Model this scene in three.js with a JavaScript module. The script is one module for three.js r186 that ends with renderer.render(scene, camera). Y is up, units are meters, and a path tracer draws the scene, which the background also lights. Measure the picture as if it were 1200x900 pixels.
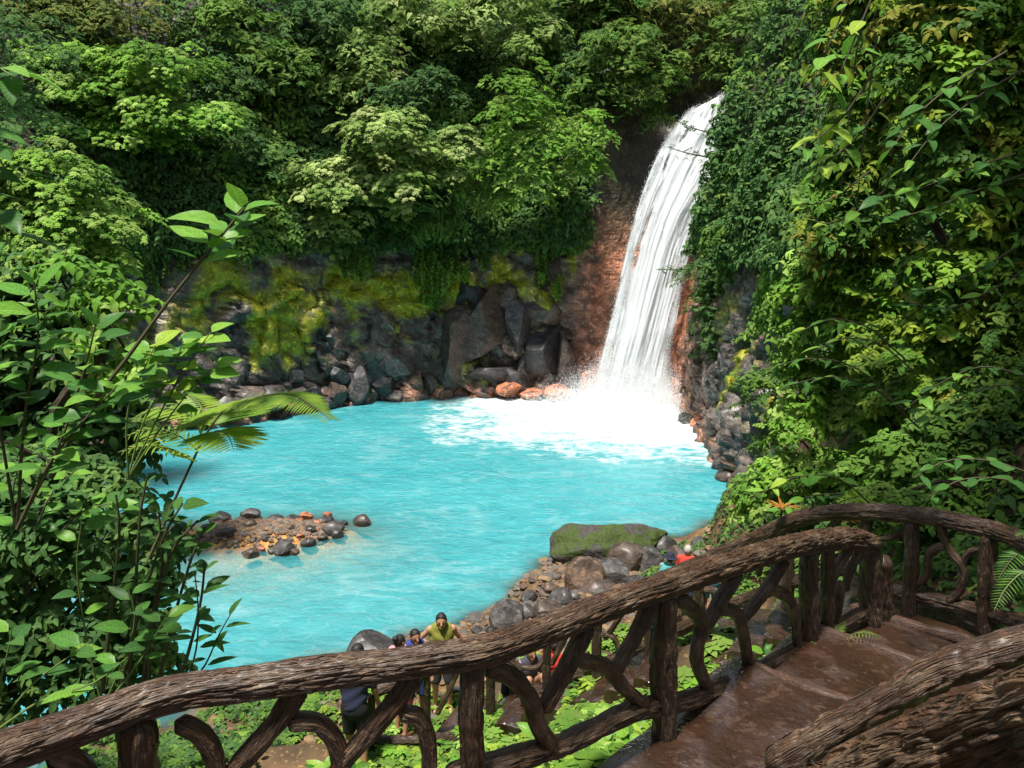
import * as THREE from 'three';
import { mergeGeometries, toCreasedNormals } from 'three/addons/utils/BufferGeometryUtils.js';

// ---------------------------------------------------------------- camera, sky, sun, exposure
const V = (x, y, z) => new THREE.Vector3(x, y, z);
const scene = new THREE.Scene();
const renderer = new THREE.WebGLRenderer({ antialias: true });
renderer.toneMapping = THREE.LinearToneMapping;
renderer.toneMappingExposure = 1.5;
renderer.shadowMap.enabled = true;
const PITCH = 12 * Math.PI / 180, EYE = V(0, 11, 0), FOC = 960;
const camera = new THREE.PerspectiveCamera(2 * Math.atan(450 / FOC) * 180 / Math.PI, 4 / 3, 0.05, 600);
camera.position.copy(EYE);
camera.lookAt(0, EYE.y - Math.sin(PITCH), -Math.cos(PITCH));

const SUN = V(-0.16, 1, 0.22).normalize();
{
  const w = 256, h = 128, d = new Float32Array(w * h * 4);
  for (let j = 0; j < h; j++) for (let i = 0; i < w; i++) {
    const el = ((j + 0.5) / h - 0.5) * Math.PI, up = Math.max(0, Math.sin(el));
    const k = Math.pow(1 - up, 2.2), o = (j * w + i) * 4;
    d[o] = 0.62 + 0.40 * k; d[o + 1] = 0.76 + 0.30 * k; d[o + 2] = 0.98 + 0.12 * k; d[o + 3] = 1;
  }
  const sky = new THREE.DataTexture(d, w, h, THREE.RGBAFormat, THREE.FloatType);
  sky.mapping = THREE.EquirectangularReflectionMapping; sky.magFilter = THREE.LinearFilter; sky.needsUpdate = true;
  scene.background = sky; scene.environment = sky;
  scene.backgroundIntensity = 0.44; scene.environmentIntensity = 0.44;
}
const sun = new THREE.DirectionalLight(new THREE.Color(1, 0.955, 0.87), 5);
sun.position.copy(SUN).multiplyScalar(90).add(V(0, 0, -25)); sun.target.position.set(0, 0, -25);
sun.castShadow = true; sun.shadow.radius = 11; sun.shadow.mapSize.set(4096, 4096);
Object.assign(sun.shadow.camera, { left: -50, right: 50, top: 50, bottom: -50, near: 1, far: 200 });
scene.add(sun, sun.target);

// ---------------------------------------------------------------- numbers
let seed = 12345;
const rnd = () => { seed = (seed + 0x6d2b79f5) | 0; let t = Math.imul(seed ^ (seed >>> 15), 1 | seed); t = (t + Math.imul(t ^ (t >>> 7), 61 | t)) ^ t; return ((t ^ (t >>> 14)) >>> 0) / 4294967296; };
const rr = (a, b) => a + (b - a) * rnd(), pick = (a) => a[Math.floor(rnd() * a.length)];
const gauss = () => (rnd() + rnd() + rnd() + rnd() - 2) * 0.86;
const clamp = (x, a = 0, b = 1) => Math.min(b, Math.max(a, x)), lerp = (a, b, t) => a + (b - a) * t;
const sm = (a, b, x) => { const t = clamp((x - a) / (b - a)); return t * t * (3 - 2 * t); };
const hsh = (x, y, z) => { let h = Math.imul(x, 374761393) ^ Math.imul(y, 668265263) ^ Math.imul(z, 2147483647 - 1640531527); h = Math.imul(h ^ (h >>> 13), 1274126177); h ^= h >>> 16; return (h >>> 0) / 4294967296; };
function n3(x, y, z) {                                            // value noise, 0..1
  const X = Math.floor(x), Y = Math.floor(y), Z = Math.floor(z); let u = x - X, v = y - Y, w = z - Z;
  u = u * u * (3 - 2 * u); v = v * v * (3 - 2 * v); w = w * w * (3 - 2 * w);
  const a = lerp(hsh(X, Y, Z), hsh(X + 1, Y, Z), u), b = lerp(hsh(X, Y + 1, Z), hsh(X + 1, Y + 1, Z), u);
  const c = lerp(hsh(X, Y, Z + 1), hsh(X + 1, Y, Z + 1), u), d = lerp(hsh(X, Y + 1, Z + 1), hsh(X + 1, Y + 1, Z + 1), u);
  return lerp(lerp(a, b, v), lerp(c, d, v), w);
}
function fbm(x, y, z, o = 4) { let s = 0, a = 0.5, t = 0; for (let i = 0; i < o; i++) { s += a * n3(x, y, z); t += a; a *= 0.5; x = x * 2.03 + 7.1; y = y * 2.01 + 3.7; z = z * 2.02 + 1.3; } return s / t; }
function worley(x, y, z) {                                        // distances to nearest two cell points, and an id of the nearest
  const X = Math.floor(x), Y = Math.floor(y), Z = Math.floor(z); let f1 = 9, f2 = 9, id = 0;
  for (let i = -1; i < 2; i++) for (let j = -1; j < 2; j++) for (let k = -1; k < 2; k++) {
    const a = X + i, b = Y + j, c = Z + k, dx = a + hsh(a, b, c) - x, dy = b + hsh(a + 57, b, c) - y, dz = c + hsh(a, b + 91, c) - z, d = dx * dx + dy * dy + dz * dz;
    if (d < f1) { f2 = f1; f1 = d; id = hsh(a, b, c + 33); } else if (d < f2) f2 = d;
  }
  return [Math.sqrt(f1), Math.sqrt(f2), id];
}
// photograph pixel (1200 x 900) -> world: ray, point at distance d ahead, point on the level y
const CP = Math.cos(PITCH), SP = Math.sin(PITCH);
function ray(px, py) { const a = (px - 600) / FOC, b = (450 - py) / FOC; return V(a, -SP + b * CP, -CP - b * SP); }
const at = (px, py, d) => { const r = ray(px, py); return r.multiplyScalar(d / -r.z).add(EYE); };
const onY = (px, py, y) => { const r = ray(px, py); return r.multiplyScalar((y - EYE.y) / r.y).add(EYE); };

// ---------------------------------------------------------------- helpers for things
const used = new Map();
function numbered(n) { const k = used.get(n) ?? 0; used.set(n, k + 1); return k ? n + '_' + String(k).padStart(3, '0') : n; }
function tag(o, label, category, group) { o.userData.label = label; o.userData.category = category; if (group) o.userData.group = group; return o; }
const shade = (o) => { o.castShadow = true; o.receiveShadow = true; return o; };
function thing(name, label, category, pos, group) { const g = new THREE.Group(); g.name = numbered(name); if (pos) g.position.copy(pos); scene.add(g); return tag(g, label, category, group); }
function part(name, geo, mat, parent) { const m = shade(new THREE.Mesh(geo, mat)); m.name = name; parent.add(m); return m; }
function solo(name, geo, mat, label, category, group) { const m = shade(new THREE.Mesh(geo, mat)); m.name = numbered(name); scene.add(m); return tag(m, label, category, group); }
function structure(name, geo, mat) { const m = shade(new THREE.Mesh(geo, mat)); m.name = numbered(name); m.userData.kind = 'structure'; scene.add(m); return m; }
function stuff(o, label, category) { o.userData.kind = 'stuff'; if (label) tag(o, label, category); return o; }
function geom(pos, idx, uv, col) {
  const g = new THREE.BufferGeometry(); g.setAttribute('position', new THREE.Float32BufferAttribute(pos, 3));
  if (uv) g.setAttribute('uv', new THREE.Float32BufferAttribute(uv, 2));
  if (col) g.setAttribute('color', new THREE.Float32BufferAttribute(col, 3));
  if (idx) g.setIndex(idx); g.computeVertexNormals(); return g;
}
function texture(w, h, f, srgb = true, repeat = true) {           // f(u, v) -> [r, g, b] or [r, g, b, a] in 0..1 (linear values when srgb)
  const d = new Uint8Array(w * h * 4), enc = (c) => srgb ? (c <= 0.0031308 ? c * 12.92 : 1.055 * Math.pow(c, 1 / 2.4) - 0.055) : c;
  for (let j = 0; j < h; j++) for (let i = 0; i < w; i++) {
    const c = f((i + 0.5) / w, (j + 0.5) / h), o = (j * w + i) * 4;
    for (let k = 0; k < 3; k++) d[o + k] = Math.round(255 * enc(clamp(c[k])));
    d[o + 3] = c.length > 3 ? Math.round(255 * clamp(c[3])) : 255;
  }
  const t = new THREE.DataTexture(d, w, h); t.magFilter = THREE.LinearFilter; t.minFilter = THREE.LinearMipmapLinearFilter; t.generateMipmaps = true;
  if (srgb) t.colorSpace = THREE.SRGBColorSpace;
  t.wrapS = t.wrapT = repeat ? THREE.RepeatWrapping : THREE.ClampToEdgeWrapping; t.needsUpdate = true; return t;
}
// noise that tiles over u, v in 0..1 with p periods
function tn(u, v, p, q, s, o = 4) { let a = 0.5, t = 0, sum = 0; for (let k = 0; k < o; k++) { sum += a * tnv(u * p, v * q, p, q, s + k * 17); t += a; a *= 0.5; p *= 2; q *= 2; } return sum / t; }
function tnv(x, y, p, q, s) { const X = Math.floor(x), Y = Math.floor(y); let u = x - X, v = y - Y; u = u * u * (3 - 2 * u); v = v * v * (3 - 2 * v); const m = (a, n) => ((a % n) + n) % n, x0 = m(X, p), x1 = m(X + 1, p), y0 = m(Y, q), y1 = m(Y + 1, q); return lerp(lerp(hsh(x0, y0, s), hsh(x1, y0, s), u), lerp(hsh(x0, y1, s), hsh(x1, y1, s), u), v); }
const mix3 = (a, b, t) => [lerp(a[0], b[0], t), lerp(a[1], b[1], t), lerp(a[2], b[2], t)];
const tinted = (a, lo, hi) => { const f = rr(lo, hi); return new THREE.Color().setRGB(a[0] * f, a[1] * f, a[2] * f); };
const rgb = (a) => new THREE.Color().setRGB(a[0], a[1], a[2]);

// a round log along points; furrowed bark is real relief
function log(points, radius, o = {}) {
  const c = new THREE.CatmullRomCurve3(points, false, 'centripetal'), L = c.getLength(), n = Math.max(4, Math.ceil(L / (o.step ?? 0.04))), m = o.sides ?? 20;
  const P = c.getSpacedPoints(n), pos = [], uv = [], idx = [], ph = rnd() * 50, rel = o.relief ?? 0.10, fine = o.fine ?? 6.5, knot = o.knot ?? 0.10;
  let N = null; const rad = typeof radius === 'function' ? radius : () => radius;
  for (let i = 0; i <= n; i++) {
    const T = P[Math.min(n, i + 1)].clone().sub(P[Math.max(0, i - 1)]).normalize();
    if (!N) N = Math.abs(T.y) < 0.9 ? V(0, 1, 0) : V(1, 0, 0);
    N.sub(T.clone().multiplyScalar(N.dot(T))).normalize(); const B = T.clone().cross(N);
    const s = i / n * L; let r0 = rad(i / n);
    if (o.round !== false) { const e = Math.min(i, n - i) * L / n; r0 *= e < r0 ? Math.sqrt(Math.max(0.02, 1 - Math.pow(1 - e / r0, 2))) : 1; }
    for (let j = 0; j <= m; j++) {
      const a = j / m * 2 * Math.PI, ca = Math.cos(a), sa = Math.sin(a);
      const tw = s * 0.7, q = fine, f = n3(ca * q + ph + tw, sa * q + tw, s * 11 + ph), f2 = n3(ca * q * 0.5 + ph, sa * q * 0.5, s * 5 + ph);
      const lump = fbm(ca * 0.9 + ph, sa * 0.9, s * 3.2, 2) - 0.5;
      const r = r0 * (1 + knot * 1.6 * lump + rel * (Math.min(1, Math.abs(f * 2 - 1) * 2.6) - 0.7) + rel * 0.9 * (Math.min(1, Math.abs(f2 * 2 - 1) * 3) - 0.7));
      const p = P[i].clone().addScaledVector(N, ca * r).addScaledVector(B, sa * r);
      pos.push(p.x, p.y, p.z); uv.push(a / (2 * Math.PI) * (r0 > 0.045 ? 2 : 1), s * 2.1 + ph);
      if (i < n && j < m) { const k = i * (m + 1) + j; idx.push(k, k + m + 1, k + 1, k + 1, k + m + 1, k + m + 2); }
    }
  }
  for (const [i, flip] of [[0, true], [n, false]]) {
    const k = pos.length / 3; pos.push(P[i].x, P[i].y, P[i].z); uv.push(0.5, i / n * L);
    for (let j = 0; j < m; j++) { const q = i * (m + 1) + j; flip ? idx.push(k, q, q + 1) : idx.push(k, q + 1, q); }
  }
  return geom(pos, idx, uv);
}
// plain thin stem
function stem(points, r0, r1, sides = 6, step = 0.12) {
  const c = new THREE.CatmullRomCurve3(points), n = Math.max(3, Math.ceil(c.getLength() / step)), P = c.getSpacedPoints(n), pos = [], uv = [], idx = []; let N = V(0.3, 0.2, 0.93);
  for (let i = 0; i <= n; i++) {
    const T = P[Math.min(n, i + 1)].clone().sub(P[Math.max(0, i - 1)]).normalize(); N.sub(T.clone().multiplyScalar(N.dot(T))).normalize(); const B = T.clone().cross(N), r = lerp(r0, r1, i / n);
    for (let j = 0; j <= sides; j++) { const a = j / sides * 2 * Math.PI, p = P[i].clone().addScaledVector(N, Math.cos(a) * r).addScaledVector(B, Math.sin(a) * r); pos.push(p.x, p.y, p.z); uv.push(j / sides, i / n * c.getLength() * 2); if (i < n && j < sides) { const k = i * (sides + 1) + j; idx.push(k, k + 1, k + sides + 1, k + 1, k + sides + 2, k + sides + 1); } }
  }
  return geom(pos, idx, uv);
}
// texture coordinates in metres from the side each face looks to, so that nothing is stretched
function boxed(g, k) {
  const q = g.index ? g.toNonIndexed() : g, p = q.attributes.position, uv = new Float32Array(p.count * 2), a = V(0, 0, 0), b = V(0, 0, 0), c = V(0, 0, 0);
  for (let i = 0; i < p.count; i += 3) { a.fromBufferAttribute(p, i); b.fromBufferAttribute(p, i + 1).sub(a); c.fromBufferAttribute(p, i + 2).sub(a); const n = b.cross(c), x = Math.abs(n.x), y = Math.abs(n.y), z = Math.abs(n.z); for (let j = i; j < i + 3; j++) { const X = p.getX(j) * k, Y = p.getY(j) * k, Z = p.getZ(j) * k; uv[j * 2] = y > x && y > z ? X : x > z ? Z + 0.37 : X; uv[j * 2 + 1] = y > x && y > z ? Z : Y; } }
  q.setAttribute('uv', new THREE.BufferAttribute(uv, 2)); return q;
}
// a boulder: a ball cut flat by random planes, then roughened
const ICO = [4, 5, 7, 10].map((d) => { const g = new THREE.IcosahedronGeometry(1, d), p = g.attributes.position, key = new Map(), pos = [], idx = []; for (let i = 0; i < p.count; i++) { const k = [p.getX(i), p.getY(i), p.getZ(i)].map((x) => x.toFixed(4)).join(); if (!key.has(k)) { key.set(k, pos.length / 3); pos.push(p.getX(i), p.getY(i), p.getZ(i)); } idx.push(key.get(k)); } return { pos, idx }; });
function rock(sx, sy, sz, o = {}) {
  const { pos: P, idx } = ICO[o.detail ?? 1], pl = [], pos = [], uv = [], ph = rnd() * 90, n = o.cuts ?? 11, rough = o.rough ?? 0.10;
  for (let i = 0; i < n; i++) pl.push([V(gauss(), gauss(), gauss()).normalize(), rr(o.deep ?? 0.62, 0.9)]);
  for (let i = 0; i < P.length; i += 3) {
    const p = V(P[i], P[i + 1], P[i + 2]);
    for (let k = 0; k < 2; k++) for (const [q, d] of pl) { const e = p.dot(q) - d; if (e > 0) p.addScaledVector(q, -e * 0.995); }
    const f = 1 + rough * 2 * (fbm(p.x * 1.7 + ph, p.y * 1.7, p.z * 1.7, 4) - 0.5); p.multiplyScalar(f);
    pos.push(p.x * sx, p.y * sy, p.z * sz); uv.push((p.x + p.y * 0.4) * sx * 0.6 + ph, (p.z + p.y) * sz * 0.6);
  }
  return boxed(toCreasedNormals(geom(pos, idx, uv), o.crease ?? 0.42), 0.7);
}
// leaf blades: along +x, face up +y; len 1, width w; folded along the midrib, bent down at the tip
function blade(w, fold = 0.18, bend = 0.25, seg = 5, shape = 0.45) {
  const pos = [], uv = [], idx = [];
  for (let i = 0; i <= seg; i++) {
    const t = i / seg, half = w * 0.5 * Math.pow(Math.sin(Math.PI * Math.pow(clamp(t, 0.001, 0.999), shape < 0.5 ? 0.75 : 1.1)), 0.8), y = -bend * t * t + 0.06 * t;
    pos.push(t, y + fold * half, -half, t, y, 0, t, y + fold * half, half); uv.push(0, t, 0.5, t, 1, t);
    if (i < seg) { const k = i * 3; idx.push(k, k + 1, k + 3, k + 1, k + 4, k + 3, k + 1, k + 2, k + 4, k + 2, k + 5, k + 4); }
  }
  return geom(pos, idx, uv);
}
const M4 = () => new THREE.Matrix4();
const Q = (from, to) => new THREE.Quaternion().setFromUnitVectors(from, to);
const UPV = V(0, 1, 0);
// a matrix: place, which way is up, yaw about it, scale
function placed(p, up, yaw, s, sy = s) { const q = Q(UPV, up.clone().normalize()).multiply(new THREE.Quaternion().setFromAxisAngle(UPV, yaw)); return M4().compose(p, q, V(s, sy, s)); }
// aim +x of a blade along dir, its face towards up
function aimed(p, dir, up, s, sw = s) { const x = dir.clone().normalize(), z = x.clone().cross(up).normalize(), y = z.clone().cross(x); return M4().makeBasis(x, y, z).scale(V(s, s, sw)).setPosition(p); }
class Copies {
  constructor() { this.m = []; this.c = []; }
  add(m, c) { this.m.push(m); this.c.push(c); }
  build(name, geo, mat, parent) {
    if (!this.m.length) return null;
    const o = shade(new THREE.InstancedMesh(geo, mat, this.m.length)); o.name = parent === scene ? numbered(name) : name;
    this.m.forEach((m, i) => { o.setMatrixAt(i, m); o.setColorAt(i, this.c[i]); }); o.userData.kind = 'stuff'; parent.add(o); return o;
  }
}

// ---------------------------------------------------------------- materials
const T = {};
T.bark = texture(512, 512, (u, v) => { const a = tn(u, v, 8, 3, 1, 5), s = tn(u, v, 34, 5, 9, 3), b = tn(u, v, 3, 3, 5, 4), g = sm(0.5, 0.72, b); let c = mix3([0.034, 0.020, 0.012], [0.105, 0.064, 0.040], clamp(a * 0.9 + (s - 0.5) * 1.2)); c = mix3(c, [0.21, 0.165, 0.125], g * 0.75 * clamp(s * 1.5)); return mix3(c, [0.13, 0.055, 0.018], sm(0.60, 0.80, tn(u, v, 4, 2, 23, 4)) * 0.45); });
T.barkBump = texture(512, 512, (u, v) => { const a = tn(u + 0.02 * tn(u, v, 4, 4, 3, 2), v, 26, 4, 2, 4), r = 1 - Math.abs(a * 2 - 1), f = tn(u, v, 70, 30, 8, 3); const h = clamp((1 - Math.pow(r, 3)) * 0.75 + f * 0.3); return [h, h, h]; }, false);
T.rock = texture(1024, 1024, (u, v) => { const a = tn(u, v, 5, 5, 11, 6), b = tn(u, v, 14, 14, 31, 4), k = tn(u, v, 60, 60, 41, 3); let c = mix3([0.05, 0.045, 0.043], [0.20, 0.185, 0.17], clamp((a - 0.3) * 1.6)); c = mix3(c, [0.30, 0.275, 0.25], sm(0.58, 0.75, b) * 0.5); return c.map((x) => x * (0.72 + 0.56 * k)); });
T.rockBump = texture(1024, 1024, (u, v) => { const h = 0.6 * tn(u, v, 8, 8, 61, 6) + 0.4 * (1 - Math.abs(2 * tn(u, v, 12, 12, 71, 5) - 1)); return [h, h, h]; }, false);
T.leaf = texture(64, 128, (u, v) => { const x = Math.abs(u - 0.5) * 2, rib = 1 - sm(0.02, 0.10, x), ve = Math.abs(((v * 9 - x * 1.6) % 1 + 1) % 1 - 0.5) * 2, vein = sm(0.86, 1, ve) * 0.55, n = 0.84 + 0.32 * n3(u * 9, v * 14, 3); const k = n * (1 + 0.38 * Math.max(rib, vein)); return [0.66 * k, 0.72 * k, 0.66 * k]; });
T.leafBump = texture(64, 128, (u, v) => { const x = Math.abs(u - 0.5) * 2, rib = 1 - sm(0.02, 0.12, x), ve = Math.abs(((v * 9 - x * 1.6) % 1 + 1) % 1 - 0.5) * 2, h = clamp(0.75 - 0.7 * Math.max(rib, sm(0.7, 1, ve))); return [h, h, h]; }, false);
T.soil = texture(512, 512, (u, v) => { const a = tn(u, v, 6, 6, 81, 6), b = tn(u, v, 40, 40, 91, 3); let c = mix3([0.035, 0.022, 0.012], [0.14, 0.085, 0.045], a); return mix3(c, [0.20, 0.13, 0.06], sm(0.62, 0.8, b)); });
T.soilBump = texture(512, 512, (u, v) => { const h = tn(u, v, 10, 10, 95, 6); return [h, h, h]; }, false);
T.cloth = texture(128, 128, (u, v) => { const k = 0.86 + 0.14 * Math.sin(u * 400) * Math.sin(v * 400) + 0.2 * (tn(u, v, 6, 6, 55, 3) - 0.5); return [k, k, k]; });
const std = (o) => new THREE.MeshStandardMaterial(o), phy = (o) => new THREE.MeshPhysicalMaterial(o);
const MAT = {
  bark: phy({ map: T.bark, bumpMap: T.barkBump, bumpScale: 0.03, color: rgb([1.12, 0.96, 0.80]), roughness: 0.6, clearcoat: 0.35, clearcoatRoughness: 0.36 }),
  trunk: std({ map: T.bark, bumpMap: T.barkBump, bumpScale: 0.03, roughness: 0.9, color: rgb([0.8, 0.85, 0.8]) }),
  pale: std({ map: T.bark, roughness: 0.9, color: rgb([2.8, 2.9, 2.8]) }),
  soil: std({ map: T.soil, bumpMap: T.soilBump, bumpScale: 0.05, roughness: 0.85 }),
  leaf: phy({ roughness: 1, transmission: 0.34, thickness: 0, clearcoat: 0.14, clearcoatRoughness: 0.42, side: THREE.DoubleSide, specularIntensity: 0.2 }),
  stem: std({ color: rgb([0.07, 0.062, 0.03]), roughness: 0.8 }),
  greenStem: std({ color: rgb([0.11, 0.17, 0.035]), roughness: 0.7 }),
};
// near leaves: one material for each tone, with veins
const leafTone = (r, g, b, c = 0.3) => phy({ map: T.leaf, bumpMap: T.leafBump, bumpScale: 0.004, color: rgb([r * 1.35, g * 1.35, b * 1.35]), roughness: 1, transmission: 0.36, thickness: 0, clearcoat: c, clearcoatRoughness: 0.36, side: THREE.DoubleSide, specularIntensity: 0.2 });
const TONE = {
  deep: [leafTone(0.06, 0.17, 0.03), leafTone(0.07, 0.18, 0.03), leafTone(0.055, 0.15, 0.035)],
  mid: [leafTone(0.07, 0.19, 0.03), leafTone(0.09, 0.23, 0.035), leafTone(0.055, 0.16, 0.03)],
  light: [leafTone(0.17, 0.35, 0.04), leafTone(0.20, 0.38, 0.05), leafTone(0.13, 0.31, 0.04)],
  lime: [leafTone(0.30, 0.44, 0.04), leafTone(0.36, 0.48, 0.05), leafTone(0.24, 0.42, 0.05)],
  yellow: [leafTone(0.42, 0.36, 0.05), leafTone(0.36, 0.22, 0.03)],
};
const BLADE = { broad: [blade(0.46, 0.2, 0.22), blade(0.52, 0.3, 0.35), blade(0.42, 0.15, 0.1)], narrow: [blade(0.27, 0.25, 0.28), blade(0.24, 0.15, 0.45)], heart: [blade(0.74, 0.22, 0.3, 6, 0.4), blade(0.66, 0.3, 0.2, 6, 0.4)] };

// ================================================================ the setting
// ---- the cliff and the hills round the pool: columns along the water's edge, each with its own profile of [height, way back]
const PROF = {
  bank: [[-3, -2.5], [0, 0], [2, 0.8], [5, 2.2], [8, 4], [11, 6], [16, 9], [24, 14], [36, 22], [52, 36]],
  cliff: [[-3, -0.8], [0, 0], [2, 0.35], [5, 0.8], [8, 1.3], [11, 2.6], [16, 5.5], [24, 10], [36, 18], [52, 32]],
  sheer: [[-3, -0.6], [0, 0], [2, 0.25], [5, 0.5], [8, 0.9], [11, 1.4], [16, 2.6], [24, 7], [36, 16], [52, 32]],
  fall: [[-3, -0.6], [0, 0], [2, 0.3], [5, 1.4], [8, 2.9], [11, 4.5], [16, 7.3], [18.2, 12], [24, 26], [52, 50]],
};
const pool = (px, py) => { const p = onY(px, py, 0); return [p.x, p.z]; };
const COL = [
  [[-26, 8], [-1, 0.1], 'bank'], [[-24, -10], [-1, 0], 'bank'], [[-21.5, -26], [-1, -0.2], 'bank'], [pool(205, 507), [-0.85, -0.5], 'cliff'], [pool(300, 494), [-0.4, -1], 'cliff'],
  [pool(385, 478), [-0.2, -1], 'cliff'], [pool(440, 470), [-0.1, -1], 'cliff'], [pool(520, 466), [0, -1], 'cliff'], [pool(600, 464), [0, -1], 'cliff'], [pool(655, 464), [0.05, -1], 'sheer'], [pool(682, 464), [0.42, -0.9], 'sheer', 0.75],
  [pool(700, 466), [0.62, -0.78], 'fall'], [pool(740, 467), [0.64, -0.77], 'fall'], [pool(778, 474), [0.66, -0.75], 'fall'], [pool(797, 490), [0.9, -0.42], 'sheer', 0.3], [pool(832, 518), [1, -0.1], 'sheer'],
  [pool(848, 548), [1, 0.05], 'cliff'], [pool(866, 588), [1, 0.1], 'cliff'], [[7.6, -24], [1, 0.1], 'bank'], [[6.6, -18], [1, 0.1], 'bank'], [[6.4, -13], [1, 0], 'bank'], [[7.5, -6], [1, 0], 'bank'], [[9, 6], [1, 0], 'bank'],
].map(([b, o, p, f]) => { const l = Math.hypot(...o); return { b, o: [o[0] / l, o[1] / l], p: PROF[p], fall: f ?? (p === 'fall' ? 1 : 0), rock: p === 'bank' ? 0 : 1 }; });
const cr = (a, b, c, d, t) => 0.5 * (2 * b + (c - a) * t + (2 * a - 5 * b + 4 * c - d) * t * t + (3 * b - a - 3 * c + d) * t * t * t);
const NC = COL.length - 1;
function cliffAt(s, t) {                                          // s 0..NC along, t 0..9 up (t = 1 is the water level)
  const i = clamp(Math.floor(s), 0, NC - 1), f = s - i, k = (j) => COL[clamp(j, 0, NC)], A = [k(i - 1), k(i), k(i + 1), k(i + 2)];
  const j = clamp(Math.floor(t), 0, 8), g = t - j, pr = (c, w) => lerp(c.p[j][w], c.p[j + 1][w], g);
  const bx = cr(...A.map((c) => c.b[0]), f), bz = cr(...A.map((c) => c.b[1]), f), ff = sm(0, 1, f);
  let ox = lerp(A[1].o[0], A[2].o[0], ff), oz = lerp(A[1].o[1], A[2].o[1], ff); const l = Math.hypot(ox, oz); ox /= l; oz /= l;
  const h = lerp(pr(A[1], 0), pr(A[2], 0), ff), off = lerp(pr(A[1], 1), pr(A[2], 1), ff), fall = lerp(A[1].fall, A[2].fall, ff), rk = lerp(A[1].rock, A[2].rock, f);
  const x = bx + ox * off, z = bz + oz * off, low = 1 - sm(6, 12, h), calm = 1 - 0.72 * fall;
  const w = worley(x * 0.75, h * 0.6, z * 0.75), w2 = worley(x * 1.9 + 5, h * 1.5, z * 1.9);
  let d = (w[2] - 0.45) * 1.0 * low * rk + (w2[2] - 0.5) * 0.38 * low * rk - 0.25 * (1 - sm(0.02, 0.2, w[1] - w[0])) * low * rk + (fbm(x * 0.35, h * 0.35, z * 0.35, 4) - 0.5) * (0.9 + 1.8 * (1 - low)) + (fbm(x * 2.1, h * 2.1, z * 2.1, 3) - 0.5) * 0.35;
  d *= calm;
  return { p: V(x - ox * d, h + d * 0.25 * (1 - low), z - oz * d), o: [ox, oz], fall, low, rk };
}
// column position along s for equal steps in metres
const SS = []; { let acc = 0, last = null; const raw = []; for (let i = 0; i <= 2000; i++) { const s = i / 2000 * NC, c = cliffAt(s, 1); const b = c.p; if (last) acc += Math.min(0.4, last.distanceTo(b)); last = b; raw.push([acc, s]); } for (let k = 0, j = 0; k <= 560; k++) { const want = acc * k / 560; while (j < 1999 && raw[j + 1][0] < want) j++; SS.push(raw[j][1]); } }
const TT = []; for (let k = 0; k <= 190; k++) { const u = k / 190; TT.push(u < 0.62 ? u / 0.62 * 5 : 5 + (u - 0.62) / 0.38 * 4); }
// moss hangs from the wet ledges; patches read off the photograph: [px, py, half width, half height]
const MOSS = [[612, 265, 32, 50], [330, 365, 60, 60], [250, 330, 40, 50], [470, 345, 60, 26], [555, 385, 34, 46], [520, 340, 60, 30], [675, 290, 14, 95], [640, 330, 26, 30], [600, 330, 30, 26], [300, 420, 24, 30], [905, 480, 40, 46], [860, 420, 30, 40], [400, 330, 40, 40], [700, 185, 45, 35]];
const toPx = (p) => { const q = p.clone().sub(EYE), dep = -(q.y * SP + q.z * CP); return [600 + q.x / dep * FOC, 450 - (q.y * CP - q.z * SP) / dep * FOC]; };
const MOSSY = MOSS.map(([px, py, rx, ry]) => { let best = null, e = 1e9; for (let s = 2.5; s < 18; s += 0.06) for (let t = 1; t < 6; t += 0.12) { const c = cliffAt(s, t).p, q = toPx(c), d = Math.hypot(q[0] - px, q[1] - py); if (d < e) { e = d; best = c; } } const k = best.distanceTo(EYE) / FOC; return [best, rx * k, ry * k]; });
const mossy = (p) => { let m = 0; for (const [c, rx, ry] of MOSSY) m = Math.max(m, 1 - Math.hypot(Math.hypot(p.x - c.x, p.z - c.z) / rx, (p.y - c.y) / ry) * 0.75); const n = fbm(p.x * 0.9, p.y * 0.55, p.z * 0.9, 4); return sm(0.42, 0.62, n * 0.72 + clamp(m, 0, 1) * 0.36); };
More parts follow.
